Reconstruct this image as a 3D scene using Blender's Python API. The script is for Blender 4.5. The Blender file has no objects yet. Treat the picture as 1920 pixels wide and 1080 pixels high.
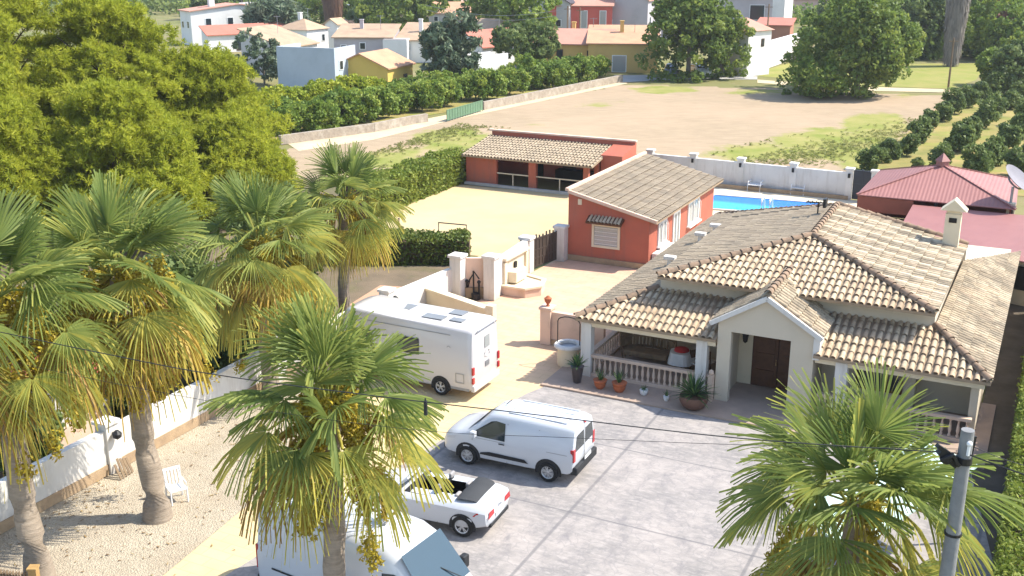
import bpy, math, random
import numpy as np
from mathutils import Vector, Matrix
R = math.radians
SC = bpy.context.scene
COL = SC.collection
# ------------------------------------------------------------------ camera
FPX, YH, CH = 2050.0, 640.0, 15.7          # focal length in px of a 1920 px wide frame, horizon above centre, height
PITCH = math.atan(YH / FPX)
cam = bpy.data.objects.new('camera', bpy.data.cameras.new('camera'))
COL.objects.link(cam); SC.camera = cam
cam.data.sensor_width = 36.0
cam.data.lens = 36.0 * FPX / 1920.0
cam.data.clip_start = 0.3; cam.data.clip_end = 4000
cam.location = (0, 0, CH); cam.rotation_euler = (math.pi / 2 - PITCH, 0, 0)
# ------------------------------------------------------------------ sky, sun, exposure
SUN_EL, SUN_AZ = R(50), R(84)              # azimuth from +Y towards +X
w = bpy.data.worlds.new("World"); SC.world = w; w.use_nodes = True
nt = w.node_tree
sky = nt.nodes.new('ShaderNodeTexSky'); sky.sky_type = 'NISHITA'; sky.sun_disc = False
sky.sun_elevation = SUN_EL; sky.sun_rotation = SUN_AZ
nt.links.new(sky.outputs[0], nt.nodes['Background'].inputs[0])
nt.nodes['Background'].inputs[1].default_value = 0.15
sun = bpy.data.objects.new('sun', bpy.data.lights.new('sun', 'SUN')); COL.objects.link(sun)
sun.data.energy = 3.5; sun.data.angle = R(0.5); sun.data.color = (1.0, 0.95, 0.85)
SDIR = Vector((math.cos(SUN_EL) * math.sin(SUN_AZ), math.cos(SUN_EL) * math.cos(SUN_AZ), math.sin(SUN_EL)))
sun.rotation_euler = SDIR.to_track_quat('Z', 'Y').to_euler(); sun.location = (40, 5, 60)
SC.view_settings.view_transform = 'Standard'; SC.view_settings.look = 'None'
SC.view_settings.exposure = 1.27; SC.view_settings.gamma = 1.0
SC.cycles.max_bounces = 6; SC.cycles.transparent_max_bounces = 6
# ------------------------------------------------------------------ frames: px -> ground, villa axes
_c, _s = math.cos(PITCH), math.sin(PITCH)
def G(u, v, z=0.0):                         # where the sight line of a photo point meets height z
    a = (u - 960) / FPX; b = (540 - v) / FPX
    t = (z - CH) / (-_s + b * _c)
    return Vector((a * t, (_c + b * _s) * t, z))
TH = R(26.5)
AX = Vector((math.cos(TH), -math.sin(TH), 0)); DX = Vector((math.sin(TH), math.cos(TH), 0))
def W(a, d, z=0.0): return AX * a + DX * d + Vector((0, 0, z))
def toAD(p): return (p.dot(AX), p.dot(DX))
# ------------------------------------------------------------------ mesh builder
class MB:
    def __init__(s): s.v = []; s.f = []
    def add(s, vs, fs):
        n = len(s.v); s.v += [tuple(p) for p in vs]; s.f += [tuple(i + n for i in f) for f in fs]; return s
    def poly(s, *p): return s.add(p, [tuple(range(len(p)))])
    def hexa(s, b, t):                      # bottom 4 ccw, top 4
        return s.add(list(b) + list(t), [(3, 2, 1, 0), (4, 5, 6, 7), (0, 1, 5, 4), (1, 2, 6, 5), (2, 3, 7, 6), (3, 0, 4, 7)])
    def box(s, x0, x1, y0, y1, z0, z1):
        return s.hexa([(x0, y0, z0), (x1, y0, z0), (x1, y1, z0), (x0, y1, z0)], [(x0, y0, z1), (x1, y0, z1), (x1, y1, z1), (x0, y1, z1)])
    def cbox(s, c, sx, sy, sz, rz=0):       # centred on its base
        q = [(-sx / 2, -sy / 2), (sx / 2, -sy / 2), (sx / 2, sy / 2), (-sx / 2, sy / 2)]
        cs, sn = math.cos(rz), math.sin(rz)
        q = [(c[0] + x * cs - y * sn, c[1] + x * sn + y * cs) for x, y in q]
        return s.hexa([(x, y, c[2]) for x, y in q], [(x, y, c[2] + sz) for x, y in q])
    def prism(s, pl, z0, z1):               # plan polygon ccw
        n = len(pl)
        return s.add([(x, y, z0) for x, y in pl] + [(x, y, z1) for x, y in pl],
                     [tuple(reversed(range(n))), tuple(range(n, 2 * n))] + [(i, (i + 1) % n, n + (i + 1) % n, n + i) for i in range(n)])
    def ext(s, pl, vec):                    # planar 3d polygon pushed along vec
        n = len(pl); vec = Vector(vec)
        return s.add([Vector(p) for p in pl] + [Vector(p) + vec for p in pl],
                     [tuple(reversed(range(n))), tuple(range(n, 2 * n))] + [(i, (i + 1) % n, n + (i + 1) % n, n + i) for i in range(n)])
    def bar(s, p, q, w, h):                 # straight bar of rectangular section
        p, q = Vector(p), Vector(q); d = (q - p).normalized()
        u = d.cross(Vector((0, 0, 1)))
        u = Vector((1, 0, 0)) if u.length < 1e-3 else u.normalized()
        k = u.cross(d).normalized()
        o = [u * a * w / 2 + k * b * h / 2 for a, b in ((-1, -1), (1, -1), (1, 1), (-1, 1))]
        return s.hexa([p + x for x in o], [q + x for x in o])
    def tube(s, pts, r, n=8, cap=True):
        pts = [Vector(p) for p in pts]; m = len(pts); rs = r if isinstance(r, (list, tuple)) else [r] * m
        vs = []; fs = []
        for i, p in enumerate(pts):
            d = (pts[min(i + 1, m - 1)] - pts[max(i - 1, 0)]).normalized()
            u = d.cross(Vector((0.13, 0.02, 1)))
            if u.length < 0.2: u = d.cross(Vector((0, 1, 0)))
            u.normalize(); k = d.cross(u)
            vs += [p + (u * math.cos(2 * math.pi * j / n) + k * math.sin(2 * math.pi * j / n)) * rs[i] for j in range(n)]
        for i in range(m - 1):
            fs += [(i * n + j, i * n + (j + 1) % n, (i + 1) * n + (j + 1) % n, (i + 1) * n + j) for j in range(n)]
        if cap: fs += [tuple(reversed(range(n))), tuple((m - 1) * n + j for j in range(n))]
        return s.add(vs, fs)
    def lathe(s, c, prof, n=16, cap=True):
        vs = []; fs = []; m = len(prof)
        for r, z in prof:
            vs += [(c[0] + r * math.cos(2 * math.pi * j / n), c[1] + r * math.sin(2 * math.pi * j / n), c[2] + z) for j in range(n)]
        for i in range(m - 1):
            fs += [(i * n + j, i * n + (j + 1) % n, (i + 1) * n + (j + 1) % n, (i + 1) * n + j) for j in range(n)]
        if cap: fs += [tuple(reversed(range(n))), tuple((m - 1) * n + j for j in range(n))]
        return s.add(vs, fs)
    def ball(s, c, r, n=12, m=7):
        r = (r, r, r) if not isinstance(r, (tuple, list)) else r
        return s.add([(c[0] + r[0] * math.sin(math.pi * i / m) * math.cos(2 * math.pi * j / n),
                       c[1] + r[1] * math.sin(math.pi * i / m) * math.sin(2 * math.pi * j / n),
                       c[2] - r[2] * math.cos(math.pi * i / m)) for i in range(m + 1) for j in range(n)],
                     [(i * n + j, i * n + (j + 1) % n, (i + 1) * n + (j + 1) % n, (i + 1) * n + j) for i in range(m) for j in range(n)])
    def islands(s):
        par = list(range(len(s.v)))
        def find(i):
            while par[i] != i: par[i] = par[par[i]]; i = par[i]
            return i
        for f in s.f:
            for i in f[1:]: par[find(i)] = find(f[0])
        g = {}
        for f in s.f: g.setdefault(find(f[0]), []).append(f)
        out = []
        for fs in g.values():
            x = MB(); mp = {}
            for f in fs:
                for i in f:
                    if i not in mp: mp[i] = len(x.v); x.v.append(s.v[i])
                x.f.append(tuple(mp[i] for i in f))
            out.append(x)
        return out
    def build(s, name, m, parent=None, smooth=None, org=None, bevel=0):
        if org is None: org = ORG.get(parent.name, Vector()) if parent else Vector()
        if name in SPLIT:                       # every loose piece becomes a part of its own
            g = s.islands()
            if len(g) > 1: return [x.build(name, m, parent, smooth, org, bevel) for x in g][0]
        me = bpy.data.meshes.new(name)
        me.from_pydata([(p[0] - org[0], p[1] - org[1], p[2] - org[2]) for p in s.v], [], s.f)
        me.materials.append(m)
        if smooth is not None:
            me.polygons.foreach_set('use_smooth', [True] * len(me.polygons))
            me.set_sharp_from_angle(angle=R(smooth))
        o = bpy.data.objects.new(name, me); COL.objects.link(o)
        if parent: o.parent = parent; ORG[o.name] = org
        if bevel:
            b = o.modifiers.new('bevel', 'BEVEL'); b.width = bevel; b.segments = 2; b.limit_method = 'ANGLE'
        return o
ORG = {}
SPLIT = {'side_window', 'wheel_arch', 'side_strip', 'rear_window', 'roof_hatch', 'porch_beam', 'wiper', 'recess_wall', 'door_rail', 'tail_light', 'hip_flashing', 'cab_window', 'door_handle'}
def tag(o, label, cat, group=None, kind=None):
    if label: o['label'] = label
    if cat: o['category'] = cat
    if group: o['group'] = group
    if kind: o['kind'] = kind
    return o
def AT(name, label, cat, a, d, z=0, group=None):     # an empty at the thing's base, on the villa's axes; its parts are given in (a, d, z)
    o = bpy.data.objects.new(name, None); COL.objects.link(o); o.empty_display_size = 0.3
    o.location = W(a, d, z); o.rotation_euler = (0, 0, -TH); ORG[o.name] = Vector((a, d, z))
    return tag(o, label, cat, group)
def LT(name, label, cat, loc, rz=0, group=None):     # an empty at the thing's base; parts in its own coordinates
    o = bpy.data.objects.new(name, None); COL.objects.link(o); o.empty_display_size = 0.3
    o.location = loc; o.rotation_euler = (0, 0, rz); ORG[o.name] = Vector()
    return tag(o, label, cat, group)
def solo(mb, name, m, label, cat, a, d, z=0, group=None, smooth=None, bevel=0):   # a thing that is one mesh, built in (a, d, z)
    o = mb.build(name, m, None, smooth, Vector((a, d, z)), bevel); o.location = W(a, d, z); o.rotation_euler = (0, 0, -TH)
    return tag(o, label, cat, group)
def lsolo(mb, name, m, label, cat, loc, rz=0, group=None, smooth=None, bevel=0):
    o = mb.build(name, m, None, smooth, None, bevel); o.location = loc; o.rotation_euler = (0, 0, rz)
    return tag(o, label, cat, group)
def sheet(name, pts, z, m):                          # ground sheets: plan polygon in world metres
    o = MB().poly(*[(p[0], p[1], z) for p in pts]).build(name, m); o['kind'] = 'structure'; return o
def adsheet(name, pts, z, m):
    o = MB().poly(*[(p[0], p[1], z) for p in pts]).build(name, m); o.rotation_euler = (0, 0, -TH); o['kind'] = 'structure'; return o
def clone(root, loc, rz=None, scale=None, label=None, group=None):
    r = root.copy(); COL.objects.link(r); r.location = loc; ORG[r.name] = ORG.get(root.name, Vector())
    if rz is not None: r.rotation_euler = (0, 0, rz)
    if scale is not None: r.scale = scale if isinstance(scale, (tuple, list)) else (scale,) * 3
    if label: r['label'] = label
    if group: r['group'] = group
    for ch in list(root.children):
        c = ch.copy(); COL.objects.link(c); c.parent = r
        for g in list(ch.children):
            d = g.copy(); COL.objects.link(d); d.parent = c
    return r
# ------------------------------------------------------------------ materials
def rgb(h):                                   # linear colour tuple
    return (h[0], h[1], h[2], 1)
def nodes(name):
    m = bpy.data.materials.new(name); m.use_nodes = True
    t = m.node_tree; return m, t, t.nodes['Principled BSDF']
def N(t, typ, **k):
    n = t.nodes.new(typ)
    for a, b in k.items():
        if a.startswith('i_'): n.inputs[int(a[2:])].default_value = b
        else: setattr(n, a, b)
    return n
def mixc(t, fac, c1, c2, blend='MIX'):
    n = t.nodes.new('ShaderNodeMix'); n.data_type = 'RGBA'; n.blend_type = blend
    for s, x in ((0, fac), (6, c1), (7, c2)):
        if isinstance(x, (int, float)): n.inputs[s].default_value = x
        elif isinstance(x, tuple): n.inputs[s].default_value = x
        else: t.links.new(x, n.inputs[s])
    return n.outputs[2]
def ramp(t, fac, a, b, lo=0, hi=1):
    n = t.nodes.new('ShaderNodeMapRange'); n.inputs[1].default_value = a; n.inputs[2].default_value = b
    n.inputs[3].default_value = lo; n.inputs[4].default_value = hi; t.links.new(fac, n.inputs[0]); return n.outputs[0]
def noise(t, scale, detail=4, rough=0.6, coord='Object', stretch=None):
    tc = t.nodes.new('ShaderNodeTexCoord'); n = t.nodes.new('ShaderNodeTexNoise')
    n.inputs['Scale'].default_value = scale; n.inputs['Detail'].default_value = detail; n.inputs['Roughness'].default_value = rough
    src = tc.outputs[coord]
    if stretch:
        mp = t.nodes.new('ShaderNodeMapping'); mp.inputs['Scale'].default_value = stretch; t.links.new(src, mp.inputs[0]); src = mp.outputs[0]
    t.links.new(src, n.inputs['Vector']); return n.outputs['Fac']
def bumpit(t, b, h, strength=0.3, dist=0.05):
    n = t.nodes.new('ShaderNodeBump'); n.inputs['Strength'].default_value = strength; n.inputs['Distance'].default_value = dist
    t.links.new(h, n.inputs['Height']); t.links.new(n.outputs[0], b.inputs['Normal'])
def mat(name, c, c2=None, scale=1.5, rough=0.85, bump=0, bscale=20, metal=0, spec=0.3, stain=None, coat=0, streak=None):
    m, t, b = nodes(name)
    b.inputs['Roughness'].default_value = rough; b.inputs['Metallic'].default_value = metal
    b.inputs['Specular IOR Level'].default_value = spec; b.inputs['Coat Weight'].default_value = coat
    if c2 is None: c2 = tuple(x * 0.82 for x in c)
    f = ramp(t, noise(t, scale), 0.3, 0.7)
    col = mixc(t, f, rgb(c), rgb(c2))
    if stain:
        g = ramp(t, noise(t, stain[1], 6, 0.65), 0.5, 0.72, 0, stain[2] if len(stain) > 2 else 0.6)
        col = mixc(t, g, col, rgb(stain[0]))
    if streak:                              # rain streaks down the face and a splash band along the foot
        col = mixc(t, ramp(t, noise(t, 1.0, 5, .7, 'Object', (3.2, 3.2, .28)), .52, .74, 0, streak[1]), col, rgb(streak[0]))
        tc = t.nodes.new('ShaderNodeTexCoord'); sp = t.nodes.new('ShaderNodeSeparateXYZ'); t.links.new(tc.outputs['Object'], sp.inputs[0])
        ad = N(t, 'ShaderNodeMath', operation='MULTIPLY_ADD', i_1=.9); t.links.new(noise(t, 2.5, 4), ad.inputs[0]); t.links.new(sp.outputs['Z'], ad.inputs[2])
        col = mixc(t, ramp(t, ad.outputs[0], .45, 1.0, streak[1] * 1.1, 0), col, rgb(streak[0]))
    t.links.new(col, b.inputs['Base Color'])
    if bump: bumpit(t, b, noise(t, bscale, 5), bump)
    return m
def glass(name, c=(0.02, 0.03, 0.035), rough=0.08):
    m, t, b = nodes(name); b.inputs['Base Color'].default_value = rgb(c); b.inputs['Roughness'].default_value = rough
    b.inputs['Specular IOR Level'].default_value = 0.8; return m
def leafmat(name, dark, mid, light, trans=0.35, rough=0.55):
    m, t, b = nodes(name)
    at = N(t, 'ShaderNodeAttribute', attribute_name='tint')
    cr = t.nodes.new('ShaderNodeValToRGB'); e = cr.color_ramp.elements
    e[0].color = rgb(dark); e[1].color = rgb(light); x = e.new(0.5); x.color = rgb(mid)
    t.links.new(at.outputs['Fac'], cr.inputs[0]); t.links.new(cr.outputs[0], b.inputs['Base Color'])
    b.inputs['Roughness'].default_value = rough; b.inputs['Specular IOR Level'].default_value = 0.25
    tr = t.nodes.new('ShaderNodeBsdfTranslucent'); t.links.new(cr.outputs[0], tr.inputs[0])
    mx = t.nodes.new('ShaderNodeMixShader'); mx.inputs[0].default_value = trans
    t.links.new(b.outputs[0], mx.inputs[1]); t.links.new(tr.outputs[0], mx.inputs[2])
    t.links.new(mx.outputs[0], t.nodes['Material Output'].inputs[0]); return m
def tilemat(name, cols, grime=(0.10, 0.085, 0.065), g0=0.5, gmax=0.8, gs=0.9):
    m, t, b = nodes(name); b.inputs['Roughness'].default_value = 0.9; b.inputs['Specular IOR Level'].default_value = 0.2
    ge = t.nodes.new('ShaderNodeNewGeometry')
    cr = t.nodes.new('ShaderNodeValToRGB'); cr.color_ramp.interpolation = 'LINEAR'
    e = cr.color_ramp.elements; e[0].color = rgb(cols[0]); e[1].color = rgb(cols[-1])
    for i, c in enumerate(cols[1:-1]):
        x = e.new((i + 1) / (len(cols) - 1)); x.color = rgb(c)
    t.links.new(ge.outputs['Random Per Island'], cr.inputs[0])
    g = ramp(t, noise(t, gs, 6, 0.7), g0, g0 + 0.2, 0, gmax)
    g2 = ramp(t, noise(t, 7.0, 4, 0.7), 0.5, 0.68, 0, gmax * 0.9)
    col = mixc(t, g, cr.outputs[0], rgb(grime)); col = mixc(t, g2, col, rgb(grime))
    t.links.new(col, b.inputs['Base Color']); bumpit(t, b, noise(t, 30, 3), 0.3, 0.02)
    return m
M = {}
M['white'] = mat('white_render', (0.66, 0.63, 0.58), (0.60, 0.57, 0.52), 0.8, stain=((0.45, 0.42, 0.36), 0.7, 0.35), streak=((0.36, 0.31, 0.25), .5))
M['cream'] = mat('cream_render', (0.70, 0.60, 0.43), (0.62, 0.53, 0.38), 0.8, stain=((0.4, 0.33, 0.22), 0.9, 0.3))
M['villa'] = mat('villa_render', (0.58, 0.50, 0.385), (0.53, 0.46, 0.35), 0.6, stain=((0.45, 0.40, 0.32), 0.8, 0.25))
M['pink'] = mat('pale_pink_render', (0.70, 0.50, 0.38), (0.62, 0.45, 0.34), 0.8, stain=((0.35, 0.22, 0.14), 0.8, 0.5))
M['orange'] = mat('orange_render', (0.43, 0.125, 0.075), (0.375, 0.105, 0.065), 0.7, stain=((0.30, 0.13, 0.09), 0.5, 0.6), streak=((0.25, 0.11, 0.08), .6), bump=.15, bscale=40)
M['rail'] = mat('pinkish_stone', (0.62, 0.47, 0.36), (0.54, 0.40, 0.30), 2)
M['stonebase'] = mat('ochre_stone', (0.42, 0.30, 0.18), (0.30, 0.21, 0.13), 3, bump=0.4)
M['wood'] = mat('dark_wood', (0.11, 0.045, 0.02), (0.07, 0.03, 0.014), 6, rough=0.5)
M['oak'] = mat('golden_wood', (0.42, 0.26, 0.10), (0.30, 0.18, 0.07), 5)
M['weather'] = mat('weathered_wood', (0.24, 0.17, 0.10), (0.16, 0.11, 0.07), 5)
M['iron'] = mat('black_iron', (0.02, 0.02, 0.02), rough=0.5)
M['gate'] = mat('brown_iron', (0.06, 0.045, 0.035), rough=0.6)
M['darkgate'] = mat('dark_grey_sheet', (0.04, 0.045, 0.055), rough=0.5)
M['steel'] = mat('galvanised_steel', (0.35, 0.36, 0.38), rough=0.45, metal=0.6)
M['pole'] = mat('concrete_pole', (0.24, 0.24, 0.235), (0.18, 0.18, 0.18), 4, bump=0.2)
M['dark'] = mat('dark_room', (0.02, 0.017, 0.015))
M['glass'] = glass('window_glass')
M['paleglass'] = glass('curtained_glass', (0.30, 0.31, 0.30), 0.15)
M['whitepaint'] = mat('white_paint', (0.78, 0.78, 0.76), (0.74, 0.74, 0.72), 2, rough=0.5)
M['plastic'] = mat('white_plastic', (0.78, 0.78, 0.77), rough=0.4)
M['terra'] = mat('terracotta', (0.42, 0.13, 0.055), (0.34, 0.10, 0.045), 6)
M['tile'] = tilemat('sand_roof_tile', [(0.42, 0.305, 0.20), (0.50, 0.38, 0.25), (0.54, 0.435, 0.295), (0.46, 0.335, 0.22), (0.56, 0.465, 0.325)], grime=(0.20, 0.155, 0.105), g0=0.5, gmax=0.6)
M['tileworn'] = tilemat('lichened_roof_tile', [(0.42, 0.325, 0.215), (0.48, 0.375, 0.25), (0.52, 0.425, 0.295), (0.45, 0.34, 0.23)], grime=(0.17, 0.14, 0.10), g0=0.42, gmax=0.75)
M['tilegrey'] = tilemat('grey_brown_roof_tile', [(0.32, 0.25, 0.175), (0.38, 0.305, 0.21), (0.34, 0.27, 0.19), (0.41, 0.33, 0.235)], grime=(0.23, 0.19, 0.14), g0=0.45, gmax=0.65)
M['tilepale'] = tilemat('pale_roof_tile', [(0.58, 0.47, 0.32), (0.66, 0.55, 0.39), (0.62, 0.50, 0.34)], grime=(0.40, 0.32, 0.22), g0=0.6, gmax=0.4)
M['ridge'] = mat('ridge_tile', (0.30, 0.20, 0.13), (0.17, 0.12, 0.08), 3, stain=((0.07, 0.06, 0.05), 3, 0.6))
M['tilebed'] = mat('tile_channels', (0.36, 0.26, 0.17), (0.27, 0.20, 0.13), 3)
def corr(name, c, c2, scale, axis=0, rough=0.6):
    m, t, b = nodes(name); b.inputs['Roughness'].default_value = rough
    tc = t.nodes.new('ShaderNodeTexCoord'); wv = t.nodes.new('ShaderNodeTexWave'); wv.bands_direction = 'XYZ'[axis]
    wv.inputs['Scale'].default_value = scale; wv.inputs['Distortion'].default_value = 0.3
    t.links.new(tc.outputs['Object'], wv.inputs['Vector'])
    f = ramp(t, noise(t, 0.8), 0.3, 0.7); col = mixc(t, f, rgb(c), rgb(c2))
    t.links.new(col, b.inputs['Base Color']); bumpit(t, b, wv.outputs['Fac'], 0.3, 0.04); return m
M['redsheet'] = corr('red_metal_roof', (0.30, 0.125, 0.105), (0.26, 0.105, 0.09), 1.6, 0)
M['greensheet'] = corr('pale_green_sheet', (0.55, 0.68, 0.58), (0.48, 0.62, 0.52), 2.2, 0, 0.35)
# ================================================================== GROUND
def groundmat(name, c1, c2, scale, speck=None, bump=0.3, bscale=25, rough=0.95, stain=None, coord='Object'):
    m, t, b = nodes(name); b.inputs['Roughness'].default_value = rough; b.inputs['Specular IOR Level'].default_value = 0.15
    col = mixc(t, ramp(t, noise(t, scale, 6, 0.65, coord), 0.35, 0.65), rgb(c1), rgb(c2))
    if stain: col = mixc(t, ramp(t, noise(t, stain[1], 5, 0.6, coord), 0.48, 0.66, 0, stain[2]), col, rgb(stain[0]))
    if speck:
        vo = t.nodes.new('ShaderNodeTexVoronoi'); vo.inputs['Scale'].default_value = speck[1]
        tc = t.nodes.new('ShaderNodeTexCoord'); t.links.new(tc.outputs[coord], vo.inputs['Vector'])
        sx = t.nodes.new('ShaderNodeSeparateColor'); t.links.new(vo.outputs['Color'], sx.inputs[0])
        col = mixc(t, ramp(t, sx.outputs[0], 0.2, 0.9, 0, speck[2]), col, rgb(speck[0]))
        bumpit(t, b, vo.outputs['Distance'], 0.8, 0.04)
    else: bumpit(t, b, noise(t, bscale, 5, 0.7, coord), bump, 0.05)
    t.links.new(col, b.inputs['Base Color']); return m
GM = {}
GM['terrain'] = groundmat('dry_grass_ground', (0.20, 0.17, 0.075), (0.15, 0.165, 0.05), 0.12, stain=((0.30, 0.235, 0.13), 0.05, 0.7), bscale=2)
GM['gravel'] = groundmat('beige_gravel', (0.46, 0.395, 0.295), (0.39, 0.33, 0.245), 0.7, speck=((0.22, 0.18, 0.13), 20, 0.4), stain=((0.34, 0.27, 0.19), 0.5, 0.5))
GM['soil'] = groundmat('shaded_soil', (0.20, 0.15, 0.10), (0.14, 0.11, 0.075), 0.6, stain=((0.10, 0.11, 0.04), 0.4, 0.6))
GM['court'] = groundmat('pale_sand', (0.56, 0.44, 0.25), (0.50, 0.385, 0.215), 0.25, stain=((0.44, 0.345, 0.20), 0.3, 0.45), bump=0.15, bscale=6)
GM['deck'] = groundmat('pale_deck', (0.66, 0.57, 0.41), (0.60, 0.51, 0.37), 0.8, bump=0.1)
GM['path'] = groundmat('sandy_path', (0.58, 0.47, 0.31), (0.48, 0.39, 0.25), 0.4)
GM['road'] = groundmat('pale_road', (0.42, 0.40, 0.37), (0.34, 0.33, 0.31), 0.5)
GM['redpath'] = groundmat('red_paving', (0.50, 0.29, 0.19), (0.44, 0.26, 0.17), 0.8, bump=0.2)
GM['terrace'] = groundmat('terrace_tiles', (0.40, 0.30, 0.23), (0.33, 0.25, 0.20), 1.5, bump=0.1)
GM['orchard'] = groundmat('orchard_floor', (0.34, 0.25, 0.10), (0.17, 0.17, 0.045), 0.25, stain=((0.22, 0.24, 0.05), 0.35, 0.8), bscale=4)
def drive_material():                      # imprinted concrete: yellow by the cars, terracotta pink near the gate
    m, t, b = nodes('imprinted_drive'); b.inputs['Roughness'].default_value = 0.9; b.inputs['Specular IOR Level'].default_value = 0.2
    tc = t.nodes.new('ShaderNodeTexCoord'); sp = t.nodes.new('ShaderNodeSeparateXYZ'); t.links.new(tc.outputs['Object'], sp.inputs[0])
    n1 = noise(t, 0.35, 5); ad = N(t, 'ShaderNodeMath', operation='MULTIPLY_ADD'); ad.inputs[1].default_value = 9.0
    t.links.new(n1, ad.inputs[0]); t.links.new(sp.outputs['Y'], ad.inputs[2])
    f = ramp(t, ad.outputs[0], 35, 45)
    yel = mixc(t, ramp(t, noise(t, 1.1), .3, .7), rgb((0.62, 0.49, 0.27)), rgb((0.54, 0.42, 0.235)))
    pnk = mixc(t, ramp(t, noise(t, 1.3), .3, .7), rgb((0.64, 0.415, 0.285)), rgb((0.55, 0.35, 0.235)))
    br = t.nodes.new('ShaderNodeTexBrick'); br.inputs['Scale'].default_value = 1.0; br.inputs['Mortar Size'].default_value = 0.012
    br.inputs['Brick Width'].default_value = 0.8; br.inputs['Row Height'].default_value = 0.4
    br.inputs['Color1'].default_value = (1, 1, 1, 1); br.inputs['Color2'].default_value = (0.88, 0.88, 0.88, 1); br.inputs['Mortar'].default_value = (0.62, 0.6, 0.58, 1)
    t.links.new(tc.outputs['Object'], br.inputs['Vector'])
    col = mixc(t, f, yel, pnk); col = mixc(t, 0.5, col, br.outputs[0], 'MULTIPLY')
    t.links.new(col, b.inputs['Base Color']); return m
def yard_material():                       # grey stamped concrete with expansion joints
    m, t, b = nodes('stamped_concrete'); b.inputs['Roughness'].default_value = 0.8; b.inputs['Specular IOR Level'].default_value = 0.3
    tc = t.nodes.new('ShaderNodeTexCoord'); sp = t.nodes.new('ShaderNodeSeparateXYZ'); t.links.new(tc.outputs['Object'], sp.inputs[0])
    col = mixc(t, ramp(t, noise(t, 0.55, 8, 0.72), .38, .62), rgb((0.335, 0.30, 0.275)), rgb((0.215, 0.20, 0.19)))
    col = mixc(t, ramp(t, noise(t, 2.2, 8, 0.75, 'Object', (1, 2.6, 1)), .46, .66, 0, .75), col, rgb((0.40, 0.36, 0.33)))
    col = mixc(t, ramp(t, noise(t, 0.9, 8, 0.75, 'Object', (2.0, 1, 1)), .52, .68, 0, .7), col, rgb((0.165, 0.155, 0.16)))
    vo = t.nodes.new('ShaderNodeTexVoronoi'); vo.feature = 'DISTANCE_TO_EDGE'; vo.inputs['Scale'].default_value = 1.6
    nv = t.nodes.new('ShaderNodeTexNoise'); nv.inputs['Scale'].default_value = 1.5; t.links.new(tc.outputs['Object'], nv.inputs[0])
    av = t.nodes.new('ShaderNodeVectorMath'); av.operation = 'ADD'; t.links.new(tc.outputs['Object'], av.inputs[0]); t.links.new(nv.outputs['Color'], av.inputs[1])
    t.links.new(av.outputs[0], vo.inputs['Vector'])
    col = mixc(t, ramp(t, vo.outputs['Distance'], 0.0, 0.05, 0.35, 0.0), col, rgb((0.17, 0.16, 0.165)))
    def joint(out, off, step, wd):
        nonlocal col
        a = N(t, 'ShaderNodeMath', operation='SUBTRACT'); t.links.new(out, a.inputs[0]); a.inputs[1].default_value = off
        q = N(t, 'ShaderNodeMath', operation='PINGPONG'); t.links.new(a.outputs[0], q.inputs[0]); q.inputs[1].default_value = step / 2
        col = mixc(t, ramp(t, q.outputs[0], wd * .4, wd, 0.6, 0.0), col, rgb((0.12, 0.115, 0.12)))
    joint(sp.outputs['X'], -11.2, 5.4, 0.07); joint(sp.outputs['Y'], 26.2, 4.6, 0.05)
    t.links.new(col, b.inputs['Base Color']); bumpit(t, b, noise(t, 6, 6, 0.7), 0.25, 0.03); return m
def field_material():
    m, t, b = nodes('ploughed_field'); b.inputs['Roughness'].default_value = 1.0; b.inputs['Specular IOR Level'].default_value = 0.05
    at = N(t, 'ShaderNodeAttribute', attribute_name='grass')
    soil = mixc(t, ramp(t, noise(t, 0.5, 6, 0.7, 'Object', (1, 3.5, 1)), .35, .65), rgb((0.37, 0.285, 0.19)), rgb((0.29, 0.22, 0.145)))
    soil = mixc(t, ramp(t, noise(t, 0.08, 3), .4, .65, 0, .5), soil, rgb((0.42, 0.305, 0.205)))
    gr = mixc(t, ramp(t, noise(t, 0.35, 5), .35, .65), rgb((0.19, 0.215, 0.05)), rgb((0.30, 0.27, 0.10)))
    s = N(t, 'ShaderNodeMath', operation='ADD'); t.links.new(at.outputs['Fac'], s.inputs[0])
    sc = N(t, 'ShaderNodeMath', operation='MULTIPLY_ADD', i_1=1.3, i_2=-0.65); t.links.new(noise(t, 0.28, 7, 0.75), sc.inputs[0]); t.links.new(sc.outputs[0], s.inputs[1])
    t.links.new(mixc(t, ramp(t, s.outputs[0], .42, .62), soil, gr), b.inputs['Base Color'])
    bumpit(t, b, noise(t, 3, 5, 0.7), 0.4, 0.08); return m
tr = MB().poly((-700, -40, -0.04), (700, -40, -0.04), (900, 1600, -0.04), (-900, 1600, -0.04)).build('ground', GM['terrain']); tr['kind'] = 'structure'
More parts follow.
